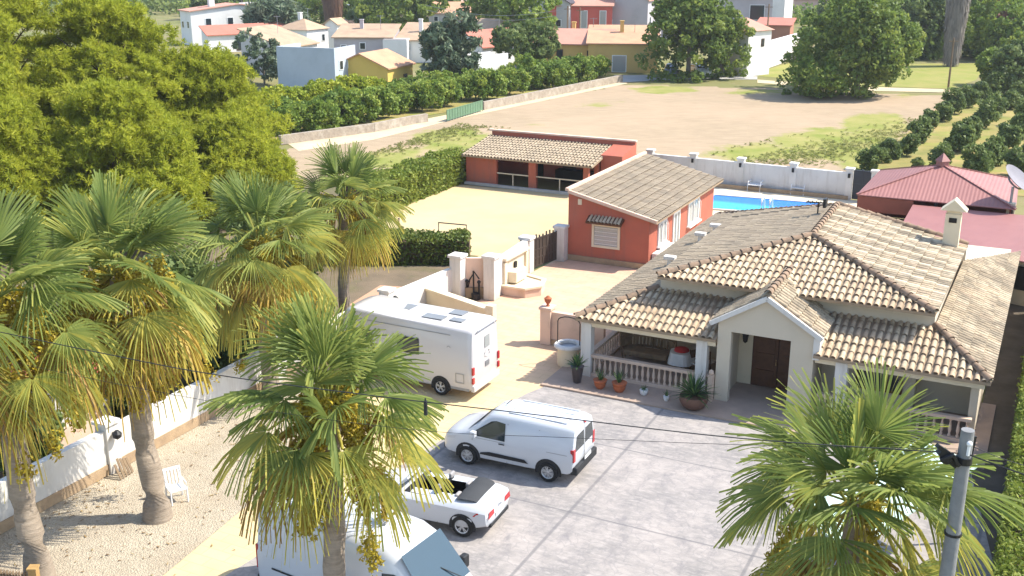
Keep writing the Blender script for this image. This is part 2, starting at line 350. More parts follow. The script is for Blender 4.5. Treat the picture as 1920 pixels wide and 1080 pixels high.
# the dry ploughed field, with a grass weight per vertex
FP = [G(500, 288), G(1165, 158), G(1460, 166), G(1775, 180), G(1722, 240), G(1612, 325), G(1200, 288), G(930, 262), G(720, 330), G(520, 330)]
def px(p):
    z = p[2] - CH; ww = p[1] * _c - z * _s; uu = p[1] * _s + z * _c
    return 960 + FPX * p[0] / ww, 540 - FPX * uu / ww
def inside(p, poly):
    r = False; j = len(poly) - 1
    for i in range(len(poly)):
        a, b = poly[i], poly[j]
        if (a[1] > p[1]) != (b[1] > p[1]) and p[0] < (b[0] - a[0]) * (p[1] - a[1]) / (b[1] - a[1]) + a[0]: r = not r
        j = i
    return r
def field():
    nx, ny = 70, 60; x0, x1, y0, y1 = -26, 52, 62, 142
    v = [(x0 + (x1 - x0) * i / nx, y0 + (y1 - y0) * j / ny, -0.02) for j in range(ny + 1) for i in range(nx + 1)]
    f = []
    for j in range(ny):
        for i in range(nx):
            c = (x0 + (x1 - x0) * (i + .5) / nx, y0 + (y1 - y0) * (j + .5) / ny)
            if inside(c, FP): k = j * (nx + 1) + i; f.append((k, k + 1, k + nx + 2, k + nx + 1))
    mb = MB(); mb.add(v, f); o = mb.build('field', field_material()); o['kind'] = 'structure'
    blobs = [(850, 262, 95, 26, .95), (720, 300, 160, 32, .62), (940, 262, 60, 14, .5), (1245, 168, 75, 9, .95), (1420, 173, 130, 10, .55), (1640, 232, 75, 22, 1.1),
             (1570, 272, 150, 38, .95), (1430, 285, 150, 24, .72), (1340, 290, 70, 18, .5), (1640, 300, 90, 30, .9), (1700, 180, 50, 8, .5), (1010, 235, 60, 10, .4), (1120, 195, 90, 10, .45)]
    at = o.data.attributes.new('grass', 'FLOAT', 'POINT'); vals = []
    for p in v:
        u, w_ = px(p); g = 0.02
        for bu, bv, ru, rv, s in blobs:
            g = max(g, s * max(0, 1.35 - math.hypot((u - bu) / ru, (w_ - bv) / rv)))
        vals.append(min(g, 1))
    at.data.foreach_set('value', vals)
field()
OR = [G(1722, 232), G(1790, 175), G(1930, 150), G(2100, 160), G(2100, 380), G(1600, 345), G(1612, 322)]
sheet('orchard_ground', OR, -0.012, GM['orchard'])
sheet('orchard_ground', [G(470, 240), G(1150, 138), G(1170, 152), G(540, 262), G(480, 275)], -0.012, GM['orchard'])
sheet('path', [G(535, 266), G(700, 242), G(1160, 152), G(1178, 156), G(1100, 172), G(860, 222), G(700, 262), G(560, 283)], -0.004, GM['path'])
sheet('road', [G(1150, 141), G(1300, 140), G(1420, 143), G(1420, 149), G(1300, 148), G(1168, 154)], -0.004, GM['road'])
sheet('road', [G(1420, 149), G(1500, 155), G(1600, 162), G(1800, 168), G(1990, 168), G(1990, 175), G(1800, 174), G(1590, 169), G(1500, 161), G(1420, 155)], -0.008, GM['path'])
sheet('grass_verge', [G(1405, 140), G(1500, 112), G(1620, 120), G(1850, 118), G(1830, 150), G(1780, 166), G(1600, 160), G(1500, 150)], -0.018, groundmat('lush_grass', (0.20, 0.22, 0.045), (0.28, 0.25, 0.08), 0.3, bscale=3))
adsheet('soil_and_shade', [(-48, 6), (-25.2, 6), (-25.2, 31), (-24.6, 39), (-24.0, 44.0), (-26.2, 47.5), (-33.5, 44), (-36, 64), (-50, 64)], -0.026, GM['soil'])
adsheet('path', [(-27.6, 36), (-25.2, 35), (-24.6, 43.5), (-28.4, 42.6)], -0.016, GM['redpath'])
adsheet('soil_and_shade', [(-1.05, 34.6), (3.5, 10), (3.5, 55), (-1.05, 55)], -0.002, groundmat('alley_shade_tone', (0.13, 0.105, 0.08), (0.09, 0.075, 0.055), 1.0))  # dark sheet: the alley's hedge shade is put into the ground colour
adsheet('court_sand', [(-36.6, 55), (-36.4, 64.9), (-26.3, 65.6), (-23.2, 53), (-23.4, 47.6), (-26.4, 47.6), (-26.6, 49.4), (-32.5, 48.2)], -0.016, GM['court'])
adsheet('driveway', [(-22.8, 46), (-25.2, 31), (-22.6, 31.5), (-21.2, 27.8), (-20.05, 24), (-19.37, 18.46), (-19.3, 5), (-14, 5), (-14, 40), (-15.2, 41), (-15.2, 52.0), (-22.6, 52.0)], -0.016, drive_material())
adsheet('gravel', [(-25.2, 5), (-19.3, 5), (-19.37, 18.46), (-20.05, 24), (-21.2, 27.8), (-22.6, 31.5), (-25.1, 33)], -0.012, GM['gravel'])
adsheet('yard', [(-18.6, 5), (1, 5), (1, 34.5), (-15.85, 34.5), (-16.15, 33.6), (-16.9, 29.5), (-17.6, 22), (-18.3, 15)], -0.006, yard_material())
adsheet('pool_deck', [(-17.4, 52.1), (-8.6, 52.1), (-8.6, 72.1), (-22.4, 72.1), (-22.4, 62.6), (-17.4, 62.6)], -0.012, GM['deck'])
b = MB().box(-16.0, -0.6, 34.5, 40, -0.05, 0.06); o = b.build('terrace', GM['terrace']); o.rotation_euler = (0, 0, -TH); o['kind'] = 'structure'
# pool
PO = AT('swimming_pool', 'rectangular blue swimming pool behind the orange annexe', 'pool', -16.2, 67.5)
pl = [(-19.6, 65.3), (-12.4, 66.4), (-12.9, 69.9), (-19.6, 69.3)]
def inset(p, k):
    cx = sum(q[0] for q in p) / len(p); cy = sum(q[1] for q in p) / len(p)
    return [(cx + (x - cx) * k, cy + (y - cy) * k) for x, y in p]
mw, t, bb = nodes('pool_water'); bb.inputs['Roughness'].default_value = 0.05; bb.inputs['Base Color'].default_value = (0.05, 0.42, 0.70, 1)
bumpit(t, bb, noise(t, 2.5), 0.06)
tcw = t.nodes.new('ShaderNodeTexCoord'); sw = t.nodes.new('ShaderNodeSeparateXYZ'); t.links.new(tcw.outputs['Object'], sw.inputs[0])
t.links.new(mixc(t, ramp(t, sw.outputs['Y'], -0.3, 0.5), rgb((0.045, 0.50, 0.78)), rgb((0.02, 0.20, 0.62))), bb.inputs['Base Color'])
MB().poly(*[(x, y, 0.03) for x, y in pl]).build('water', mw, PO)
cop = MB(); oi = inset(pl, 1.0); oo = inset(pl, 1.12)
for i in range(4):
    j = (i + 1) % 4; cop.hexa([(*oi[i], -.01), (*oi[j], -.01), (*oo[j], -.01), (*oo[i], -.01)], [(*oi[i], .07), (*oi[j], .07), (*oo[j], .07), (*oo[i], .07)])
cop.build('coping', M['white'], PO)
# ================================================================== TILED ROOFS
def tiles(mb, bed, poly, e, pitch=0.25, tl=0.44, r=0.088, mb2=None, every=0):
    e = Vector((e[0], e[1], 0)).normalized()
    P = [Vector(p) for p in poly]
    s = Vector((-e.y, e.x, 0)); q = [(p.dot(e), p.dot(s), p.z) for p in P]
    lo = min(q, key=lambda k: k[2]); hi = max(q, key=lambda k: k[2])
    if hi[1] < lo[1]: s = -s; q = [(a, -b_, c) for a, b_, c in q]; lo = (lo[0], -lo[1], lo[2]); hi = (hi[0], -hi[1], hi[2])
    m = (hi[2] - lo[2]) / (hi[1] - lo[1]); z0 = lo[2] - m * lo[1]
    def at(a, b_, dz=0): return e * a + s * b_ + Vector((0, 0, z0 + m * b_ + dz))
    bed.ext([at(a, b_, -0.10) for a, b_, _ in q], (0, 0, 0.10))
    a0 = min(k[0] for k in q); a1 = max(k[0] for k in q); n = int((a1 - a0) / pitch)
    off = (a1 - a0 - (n - 1) * pitch) / 2
    for i in range(n):
        a = a0 + off + i * pitch; bs = []
        for k in range(len(q)):
            u, v_ = q[k], q[(k + 1) % len(q)]
            if (u[0] - a) * (v_[0] - a) < 0:
                f = (a - u[0]) / (v_[0] - u[0]); bs.append(u[1] + f * (v_[1] - u[1]))
        if len(bs) < 2: continue
        b0, b1 = min(bs), max(bs); b0 -= 0.05; k = 0
        while b0 + k * tl < b1 - 0.08:
            y0 = b0 + k * tl; y1 = min(y0 + tl * 1.12, b1); ja = random.uniform(-.012, .012); jz = random.uniform(-.008, .01)
            vs = []
            for yy, rr, dz in ((y0, r * 1.12, 0.035 + jz), (y1, r * 0.86, 0.005 + jz)):
                for g in range(6):
                    an = math.pi * g / 5
                    vs.append(at(a + ja + rr * math.cos(an), yy, dz + rr * 0.95 * math.sin(an) - 0.005))
            (mb2 if every and i % every == 0 else mb).add(vs, [(g, g + 1, 7 + g, 6 + g) for g in range(5)]); k += 1
def capline(mb, p, q, r=0.13, tl=0.42):
    p, q = Vector(p), Vector(q); L = (q - p).length; n = max(1, int(L / tl)); d = (q - p) / n
    u = d.cross(Vector((0, 0, 1))).normalized(); k = u.cross(d).normalized()
    for i in range(n):
        a = p + d * i; b_ = a + d * 1.08; vs = []
        for c, rr, dz in ((a, r * 1.1, .05), (b_, r * .9, .03)):
            vs += [c + u * rr * math.cos(math.pi * g / 5) + k * (rr * math.sin(math.pi * g / 5) + dz) for g in range(6)]
        mb.add(vs, [(g, g + 1, 7 + g, 6 + g) for g in range(5)])
# ================================================================== VILLA
VI = AT('villa', 'large cream villa with sandy tiled hip roofs, porch and gabled wooden double door', 'house', -8, 36)
b = MB()                                                   # walls
b.box(-12.75, -2.85, 38.3, 47.4, 2.0, 3.86)                # clerestory band under the upper roof
b.box(-14.6, -1.1, 40.0, 53.6, 0.0, 2.42)
b.box(-9.85, -9.6, 38.1, 40.0, 0, 2.9)
b.box(-6.6, -3.2, 37.9, 40.0, 0, 2.42); b.box(-1.35, -1.1, 36.4, 40.0, 0, 2.42)
b.box(-3.2, -1.1, 38.6, 40.0, 0, 2.42)
b.build('wall', M['villa'], VI)
MB().box(-14.6, -9.85, 39.75, 39.98, 0.06, 2.4).build('porch_wall', mat('porch_cream', (0.84, 0.76, 0.60)), VI)
MB().box(-14.72, -9.85, 36.36, 39.74, 2.36, 2.4).build('bounce_ceiling', M['whitepaint'], VI)  # unseen white ceiling, added to bounce light into the porch
# porch beam and pillars
b = MB().box(-15.0, -9.85, 36.05, 36.35, 2.06, 2.38).box(-15.0, -14.72, 36.35, 40.0, 2.06, 2.38).box(-6.35, -0.95, 36.05, 36.35, 2.06, 2.38)
b.build('porch_beam', M['cream'], VI)
for a in (-14.84, -10.35, -5.45):
    p = MB().box(a - .2, a + .2, 36.02, 36.38, 0.06, 2.2).build('pillar', M['white'], VI)
# portico with the door recess
pz, gz = 3.15, 4.2
b = MB()
f0, f1 = 36.0, 36.28
b.ext([(-9.78, f0, 0.06), (-9.3, f0, 0.06), (-9.3, f0, 2.72), (-9.78, f0, 2.72)], (0, f1 - f0, 0))
b.ext([(-7.2, f0, 0.06), (-6.4, f0, 0.06), (-6.4, f0, 2.72), (-7.2, f0, 2.72)], (0, f1 - f0, 0))
b.ext([(-9.78, f0, 2.72), (-6.4, f0, 2.72), (-6.4, f0, pz), (-8.09, f0, gz), (-9.78, f0, pz)], (0, f1 - f0, 0))
b.box(-9.78, -9.5, f1, 38.1, 0.06, pz); b.box(-6.68, -6.4, f1, 38.1, 0.06, pz)
po = b.build('portico', M['villa'], VI)
b = MB().box(-9.5, -8.98, 38.0, 38.15, .06, 3.0).box(-6.98, -6.68, 38.0, 38.15, .06, 3.0).box(-8.98, -6.98, 38.0, 38.15, 2.72, 3.0); b.build('recess_wall', M['cream'], VI)
dr = MB().box(-8.98, -6.98, 38.02, 38.14, 0.06, 2.72).build('door', M['wood'], VI)
for a0 in (-8.92, -7.96):
    lf = MB().box(a0, a0 + .9, 37.95, 38.01, 0.08, 2.2)
    for k in range(3): lf.box(a0 + .12, a0 + .78, 37.925, 37.948, .22 + k * .66, .74 + k * .66)
    lf.build('door_leaf', M['wood'], dr)
    MB().box(a0 + .1, a0 + .8, 37.95, 38.0, 2.26, 2.62).build('transom_pane', M['glass'], dr)
MB().tube([(-8.06, 37.9, 1.0), (-8.06, 37.87, 1.1), (-8.06, 37.9, 1.22)], .02).build('handle', M['oak'], dr)
la = MB().box(-9.3, -9.16, 37.94, 38.0, 2.02, 2.3).lathe((-9.23, 37.82, 1.72), [(.02, 0), (.08, .06), (.11, .3), (.13, .33), (.02, .45)], 8).build('wall_lantern', M['iron'], VI)
# roofs
def roof(name, polys, m, caps=(), parent=VI, **k):
    tmb, bed, m2 = MB(), MB(), MB()
    for pl_, e in polys: tiles(tmb, bed, pl_, e, mb2=m2, **k)
    n1 = len(tmb.f); tmb.add(m2.v, m2.f)
    o = tmb.build(name, m, parent, smooth=40)
    if m2.v:
        o.data.materials.append(M['tilepale']); o.data.polygons.foreach_set('material_index', [0] * n1 + [1] * (len(tmb.f) - n1))
    bed.build('tile_bed', M['tilebed'], o)
    if caps:
        for p, q in caps:
            cp = MB(); capline(cp, p, q); cp.build('ridge_tiles', M['ridge'], o, smooth=40)
    return o
roof('porch_roof', [([(-15.2, 35.8, 2.4), (-9.8, 35.8, 2.4), (-9.8, 38.32, 3.2), (-12.85, 38.32, 3.2)], (1, 0))], M['tile'], [((-15.2, 35.8, 2.42), (-12.85, 38.32, 3.22))])
roof('porch_roof', [([(-6.38, 35.8, 2.4), (-.78, 35.8, 2.4), (-2.8, 38.32, 3.2), (-6.38, 38.32, 3.2)], (1, 0))], M['tile'],
     [((-.78, 35.8, 2.42), (-2.8, 38.32, 3.24))])
roof('roof', [([(-12.65, 37.6, 3.88), (-2.8, 37.6, 3.88), (-7.9, 41.95, 5.0)], (1, 0))], M['tile'],
     [((-2.8, 37.6, 3.9), (-7.9, 41.95, 5.02)), ((-12.65, 37.6, 3.9), (-7.9, 41.95, 5.02)), ((-7.9, 41.95, 5.02), (-8.05, 47.8, 5.02)), ((-8.05, 47.8, 5.0), (-2.65, 47.5, 3.92))])
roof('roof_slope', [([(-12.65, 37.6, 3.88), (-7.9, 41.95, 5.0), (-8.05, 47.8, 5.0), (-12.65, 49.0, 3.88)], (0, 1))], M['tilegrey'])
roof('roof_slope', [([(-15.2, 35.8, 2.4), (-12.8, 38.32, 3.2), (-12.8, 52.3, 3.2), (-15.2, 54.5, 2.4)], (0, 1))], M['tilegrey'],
     [((-8.05, 47.75, 4.94), (-15.2, 54.4, 2.34))])
roof('roof_slope', [([(-2.8, 37.6, 3.88), (-2.65, 47.5, 3.88), (-8.05, 47.8, 5.0), (-7.9, 41.95, 5.0)], (0, 1))], M['tileworn'], every=4)
roof('roof_slope', [([(-.78, 35.8, 2.4), (-.72, 53.5, 2.4), (-2.7, 47.5, 3.22), (-2.8, 38.32, 3.22)], (0, 1))], M['tileworn'])
MB().ext([(-8.05, 47.75, 5), (-2.65, 47.45, 3.85), (-12.65, 48.9, 3.85)], (0, 0, -1.4)).build('rear_gable', M['villa'], VI)
roof('portico_roof', [([(-6.15, 35.88, 3.02), (-6.15, 37.9, 3.02), (-8.09, 39.6, 4.27), (-8.09, 35.88, 4.27)], (0, 1)),
                      ([(-10.0, 35.88, 3.02), (-10.0, 37.9, 3.02), (-8.09, 39.6, 4.27), (-8.09, 35.88, 4.27)], (0, 1))], M['tileworn'],
     [((-8.09, 35.9, 4.29), (-8.09, 39.5, 4.29))])
vb = MB()                                                  # white barge edge of the portico gable
for sg in (-1, 1):
    vb.bar((-8.09, 35.86, 4.17), (-8.09 + sg * 1.95, 35.86, 2.98), .1, .16)
vb.box(-6.42, -6.2, 35.9, 37.6, 2.2, 2.98)
vb.build('gable_edge', M['white'], VI)
# chimney
ch = MB().box(-3.55, -2.95, 46.6, 47.1, 3.5, 5.35).build('chimney', M['cream'], VI)
c2 = MB().ext([(-3.75, 46.5, 5.5), (-2.75, 46.5, 5.5), (-3.25, 46.5, 5.95)], (0, .7, 0)).box(-3.5, -3.0, 46.65, 47.05, 5.35, 5.5).build('chimney_cap', M['cream'], ch)
MB().box(-3.4, -3.1, 46.58, 46.598, 5.0, 5.2).build('smoke_slot', M['dark'], ch)
# little flue pots on the dark slope and the aerial on the ridge
for u, v_ in ((1256, 492), (1313, 447), (1341, 431)):
    a, d = toAD(G(u, v_, 3.1)); MB().box(a - .09, a + .09, d - .09, d + .09, 2.3, 3.25).box(a - .24, a + .24, d - .16, d + .16, 3.25, 3.38).build('flue_pot', M['white'], VI)
ae = MB(); a, d = toAD(G(1533, 400, 4.95))
ae.tube([(a, d, 4.8), (a, d, 5.45)], .03, 6).bar((a - .5, d, 5.4), (a + .3, d + .1, 5.4), .05, .05)
for k in range(5): ae.bar((a - .45 + k * .17, d - .22, 5.4), (a - .45 + k * .17, d + .22, 5.42), .03, .03)
ae.box(a + .22, a + .34, d - .2, d + .2, 5.25, 5.62); ae.build('roof_aerial', M['iron'], VI)
# balustrade
BPROF = [(.055, 0), (.055, .06), (.03, .1), (.062, .22), (.05, .36), (.028, .5), (.05, .56), (.055, .6)]
def balustrade(run, n, close=None):
    (a0, d0), (a1, d1) = run
    o = MB().bar((a0, d0, .12), (a1, d1, .12), .2, .12).bar((a0, d0, .87), (a1, d1, .87), .2, .11).build('balustrade', M['rail'], VI)
    for i in range(n):
        f = (i + .5) / n; MB().lathe((a0 + (a1 - a0) * f, d0 + (d1 - d0) * f, .19), [(r_ , z * 1.04) for r_, z in BPROF], 8).build('baluster', M['rail'], o, smooth=50)
    return o
balustrade(((-14.65, 36.2), (-10.55, 36.2)), 19)
balustrade(((-10.15, 36.2), (-9.9, 36.2)), 1); balustrade(((-6.2, 36.2), (-5.65, 36.2)), 3); balustrade(((-5.25, 36.2), (-1.2, 36.2)), 16)
balustrade(((-14.8, 36.45), (-14.8, 39.9)), 13)
MB().box(-9.98, -9.8, 35.72, 35.97, .06, 1.05).lathe((-9.89, 35.84, 1.05), [(.06, 0), (.1, .06), (.08, .16), (.02, .2)], 8).build('newel_post', M['rail'], VI)
def window(parent, a0, a1, d, z0, z1, fm, gm, normal=-1, bars=1, fw=.08, name='window'):
    f = MB()
    f.box(a0, a1, *sorted((d, d + normal * .06)), z0, z0 + fw).box(a0, a1, *sorted((d, d + normal * .06)), z1 - fw, z1)
    f.box(a0, a0 + fw, *sorted((d, d + normal * .06)), z0 + fw, z1 - fw).box(a1 - fw, a1, *sorted((d, d + normal * .06)), z0 + fw, z1 - fw)
    for k in range(bars):
        x = a0 + (a1 - a0) * (k + 1) / (bars + 1); f.box(x - .025, x + .025, *sorted((d, d + normal * .05)), z0 + fw, z1 - fw)
    o = f.build(name, fm, parent); MB().box(a0 + fw, a1 - fw, *sorted((d, d + normal * .02)), z0 + fw, z1 - fw).build('pane', gm, o); return o
window(VI, -14.4, -13.6, 39.74, .9, 2.0, M['villa'], M['paleglass'])
window(VI, -5.2, -3.6, 37.88, .7, 2.0, M['wood'], M['glass'], bars=2)
window(VI, -10.9, -9.95, 39.74, .7, 2.0, M['whitepaint'], M['glass'])
# ------------------------------------------------------------------ things on the porch
def solo_at(mb, name, m, label, cat, a, d, z=0.06, **k): return solo(mb, name, m, label, cat, a, d, z, **k)
s = AT('garden_sofa', 'brown rattan sofa with rounded back on the porch', 'sofa', -13.2, 38.4, .06)
b = MB()
for k in range(11):
    an = math.pi * (k / 10) ; 
    b.tube([(-13.2 + 1.0 * math.cos(an), 38.35 + .55 * math.sin(an), .1), (-13.2 + 1.1 * math.cos(an), 38.38 + .65 * math.sin(an), .5), (-13.2 + 1.15 * math.cos(an), 38.4 + .75 * math.sin(an), 1.25)], .035, 5)
for z, rr in ((.5, 1.08), (.9, 1.12), (1.25, 1.16)):
    b.tube([(-13.2 + rr * math.cos(math.pi * k / 10), 38.4 + rr * .62 * math.sin(math.pi * k / 10), z) for k in range(11)], .05, 5)
for k in range(24):                                        # woven back
    an = math.pi * (k + .5) / 24; b.bar((-13.2 + 1.12 * math.cos(an), 38.39 + .68 * math.sin(an), .5), (-13.2 + 1.14 * math.cos(an), 38.4 + .72 * math.sin(an), 1.22), .1, .015)
b.build('frame', M['weather'], s)
MB().box(-14.1, -12.3, 38.0, 38.75, .38, .58).build('seat_cushion', M['weather'], s, bevel=.05)
s = AT('folding_table', 'small porch table under a white cloth with a red patch', 'table', -11.75, 38.2, .06)
MB().lathe((-11.75, 38.2, .06), [(.3, 0), (.04, .04), (.04, .7), (.42, .72)], 10).build('pedestal', M['weather'], s)
cl = MB()
n = 28
ring = [[(-11.75 + r_ * (1 + .06 * math.sin(5 * 2 * math.pi * j / n)) * math.cos(2 * math.pi * j / n), 38.2 + r_ * (1 + .06 * math.sin(5 * 2 * math.pi * j / n)) * math.sin(2 * math.pi * j / n), z) for j in range(n)] for r_, z in ((.3, .86), (.44, .84), (.5, .6), (.55, .4))]
cl.add(sum(ring, []), [(i * n + j, i * n + (j + 1) % n, (i + 1) * n + (j + 1) % n, (i + 1) * n + j) for i in range(3) for j in range(n)] + [tuple(range(n))])
cl.build('white_cloth', M['plastic'], s)
MB().lathe((-11.75, 38.2, .87), [(.3, 0), (.27, .08), (.12, .14), (.01, .16)], 14).build('red_cushion', mat('red_cloth', (0.45, 0.03, 0.03)), s, smooth=60)
for i, (a, d, rz) in enumerate(((-11.05, 38.1, .5), (-10.75, 38.5, 2.4))):
    loc = W(a, d, .06)
    s = LT('porch_chair', ['dark porch chair beside the white draped table', 'dark porch chair near the pillar and back wall'][i], 'chair', loc, rz)
    MB().box(-.22, .22, -.22, .22, .42, .47).build('seat', M['plastic'], s, bevel=.02)
    k = MB()
    for x in (-.2, .2):
        k.bar((x, -.2, 0), (x, -.2, .42), .04, .04); k.bar((x, .2, 0), (x, .25, .95), .04, .04)
    k.build('leg_frame', M['wood'], s)
    MB().box(-.19, .19, .2, .245, .62, .93).build('backrest', M['wood'], s)
# ------------------------------------------------------------------ pots along the terrace
potleaf = leafmat('pot_plant_leaf', (0.03, 0.07, 0.03), (0.07, 0.14, 0.05), (0.16, 0.26, 0.07))
def blades(n, L, spread, wid, rng, droop=.35):
    mb = MB(); tv = []
    for k in range(n):
        az = rng.uniform(0, 6.28); el = rng.uniform(.25, 1.45) if spread > .5 else rng.uniform(.8, 1.5); l = L * rng.uniform(.7, 1.1)
        d = Vector((math.cos(az) * math.cos(el), math.sin(az) * math.cos(el), math.sin(el))); sd = Vector((-math.sin(az), math.cos(az), 0))
        ps = [d * (l * f) + Vector((0, 0, -droop * l * f * f * math.cos(el))) for f in (0, .35, .7, 1)]
        ws = (wid * .6, wid, wid * .7, .004); c0 = Vector((rng.uniform(-.04, .04), rng.uniform(-.04, .04), 0))
        mb.add(sum([[c0 + p - sd * w_ / 2, c0 + p + sd * w_ / 2] for p, w_ in zip(ps, ws)], []), [(0, 1, 3, 2), (2, 3, 5, 4), (4, 5, 7, 6)]); tv += [rng.random()] * 3
    return mb, tv
def settint(o, tv):
    at = o.data.attributes.new('tint', 'FLOAT', 'FACE'); at.data.foreach_set('value', [float(x) for x in tv])
rg = random.Random(5)
def pot(name, label, u, v_, prof, pm, n, L, spread, wid, topz):
    a, d = toAD(G(u, v_, .06)); s = LT(name, label, 'potted plant', W(a, d, .06))
    MB().lathe((0, 0, 0), prof, 18).build('pot', pm, s, smooth=40)
    mb, tv = blades(n, L, spread, wid, rg); mb.v = [(x, y, z + topz) for x, y, z in mb.v]
    settint(mb.build('leaves', potleaf, s), tv)
    MB().lathe((0, 0, topz - .05), [(.01, .0), (prof[-2][0] * .9, 0.001)], 14, False).build('potting_soil', M['dark'], s)
dk = mat('glazed_dark_pot', (0.06, 0.05, 0.05), rough=0.3); bw = mat('brown_bowl', (0.13, 0.07, 0.05), rough=0.5)
pot('potted_plant', 'bright green plant in a tall dark tapered planter by the porch corner', 1082, 717, [(.12, 0), (.15, .02), (.24, .62), (.26, .66), (.2, .66)], dk, 46, .62, 1, .06, .62)
pot('potted_plant', 'small plant in the left of the two terracotta pots by the balustrade', 1125, 728, [(.12, 0), (.2, .12), (.24, .3), (.27, .34), (.2, .34)], M['terra'], 26, .6, .3, .035, .3)
pot('potted_plant', 'small plant in the right of the two terracotta pots by the balustrade', 1161, 734, [(.14, 0), (.22, .12), (.26, .32), (.29, .36), (.22, .36)], M['terra'], 30, .72, .3, .035, .32)
pot('potted_plant', 'low plant in a little white pot midway along the balustrade', 1207, 740, [(.09, 0), (.14, .06), (.16, .2), (.12, .2)], M['plastic'], 18, .28, 1, .04, .18)
pot('potted_plant', 'dark sprig in the smallest white pot next to the big bowl', 1249, 751, [(.07, 0), (.1, .06), (.11, .18), (.08, .18)], M['plastic'], 14, .3, .3, .03, .16)
pot('potted_plant', 'big spiky dark green plant in a wide brown bowl planter', 1300, 765, [(.26, 0), (.42, .12), (.52, .34), (.5, .5), (.46, .5)], bw, 120, 1.05, 1, .055, .46)
# ================================================================== ORANGE ANNEXE
PH = AT('pool_house', 'orange rendered annexe with one long sloping grey tile roof', 'building', -20, 51)
b = MB(); a0, a1, d0, d1 = -22.1, -17.65, 50.9, 62.2
zl, zr = 3.55, 2.55
b.hexa([(a0, d0, 0), (a1, d0, 0), (a1, d1, 0), (a0, d1, 0)], [(a0, d0, zl), (a1, d0, zr), (a1, d1, zr), (a0, d1, zl)]); b.build('wall', M['orange'], PH)
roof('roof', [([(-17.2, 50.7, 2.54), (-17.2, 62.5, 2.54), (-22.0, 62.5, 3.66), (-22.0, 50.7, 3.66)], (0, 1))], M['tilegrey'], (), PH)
b = MB(); b.bar((-22.05, 50.72, 3.68), (-17.2, 50.72, 2.56), .12, .16).bar((-22.12, 50.7, 3.76), (-22.12, 62.5, 3.76), .2, .14); b.build('verge', M['pink'], PH)
MB().box(-22.16, -17.6, 50.82, 50.9, 0, .28).build('plinth', M['stonebase'], PH)
wn = window(PH, -20.75, -19.2, 50.9, .85, 2.12, M['cream'], M['paleglass'], bars=0, fw=.12)
g = MB()
for k in range(5): g.box(-20.6, -19.35, 50.855, 50.868, 1.05 + k * .21, 1.07 + k * .21)
g.build('grille', M['whitepaint'], wn)
tm, bd = MB(), MB(); tiles(tm, bd, [(-20.95, 50.45, 2.26), (-19.0, 50.45, 2.26), (-19.0, 50.9, 2.5), (-20.95, 50.9, 2.5)], (1, 0), pitch=.2, r=.075)
cn = tm.build('window_canopy', M['tile'], PH); bd.build('canopy_board', M['wood'], cn)
MB().box(-21.55, -21.35, 50.84, 50.9, 3.0, 3.3).build('outdoor_light', M['cream'], PH)
def sidewin(parent, d0_, d1_, z0, z1, x, door=False):
    f = MB(); y = .07
    for (p0, p1, q0, q1) in ((d0_, d1_, z0, z0 + .1), (d0_, d1_, z1 - .1, z1), (d0_, d0_ + .1, z0 + .1, z1 - .1), (d1_ - .1, d1_, z0 + .1, z1 - .1), ((d0_ + d1_) / 2 - .04, (d0_ + d1_) / 2 + .04, z0 + .1, z1 - .1)):
        f.box(x, x + y, p0, p1, q0, q1)
    if not door: f.box(x, x + .22, d0_ - .08, d1_ + .08, z0 - .08, z0 - .002)
    o = f.build('door' if door else 'window', M['whitepaint'], parent); MB().box(x + .002, x + .02, d0_ + .1, d1_ - .1, z0 + .1, z1 - .1).build('pane', M['paleglass'], o)
    if not door:
        gr = MB()
        for k in range(5):
            yy = d0_ + (d1_ - d0_) * (k + .5) / 5; gr.tube([(x + .08, yy, z0), (x + .2, yy, z0 + .15), (x + .2, yy, z1 - .3), (x + .08, yy, z1)], .015, 4)
        gr.build('window_grille', M['whitepaint'], o)
sidewin(PH, 52.2, 53.5, .9, 2.15, -17.65); sidewin(PH, 54.6, 55.7, .05, 2.15, -17.65, True); sidewin(PH, 57.2, 59.2, .85, 2.2, -17.65)
b = MB().box(-17.6, -16.9, 51.3, 53.9, 0, .75); solo(b, 'planter_wall', M['white'], 'low white box wall under the side window of the orange annexe', 'wall', -17.3, 52.6)
# ================================================================== ORANGE COVERED TERRACE
PE = AT('summer_kitchen', 'long orange open fronted pavilion with tiled roof beside the sand court', 'building', -31, 67)
a0, a1, d0, d1 = -36.2, -26.9, 65.5, 69.4
b = MB(); b.box(a0, a0 + .25, d0, d1, 0, 2.05).box(a1 - .25, a1, d0 + 1.2, d1, 0, 2.3).box(a0, a1 + 1.6, d1, d1 + .25, 0, 3.1)
b.hexa([(a1 + .1, d1 - 2.4, 0), (a1 + 1.6, d1 - 2.4, 0), (a1 + 1.6, d1, 0), (a1 + .1, d1, 0)], [(a1 + .1, d1 - 2.4, 2.5), (a1 + 1.6, d1 - 2.4, 2.5), (a1 + 1.6, d1, 2.9), (a1 + .1, d1, 2.9)])
b.box(a0 + .25, -33.85, d0, d0 + .25, 0, 2.0); b.build('wall', M['orange'], PE)
for a in (-31.15, -27.25): MB().box(a - .27 if a < -30 else a - .18, a + .27 if a < -30 else a + .18, d0, d0 + .3, 0, 1.98).build('pillar', M['orange'], PE)
roof('roof', [([(a0 - .2, 65.15, 2.02), (a1 + .25, 65.15, 2.02), (a1 + .25, d1 - .05, 2.75), (a0 - .2, d1 - .05, 2.75)], (1, 0))], M['tilegrey'], (), PE)
MB().box(a0 - .25, a1 + 1.65, d1 - .04, d1 + .3, 3.1, 3.2).build('parapet_cap', M['pink'], PE)
MB().box(a0, a1, 65.2, 65.5, -.01, .14).build('step', M['white'], PE)
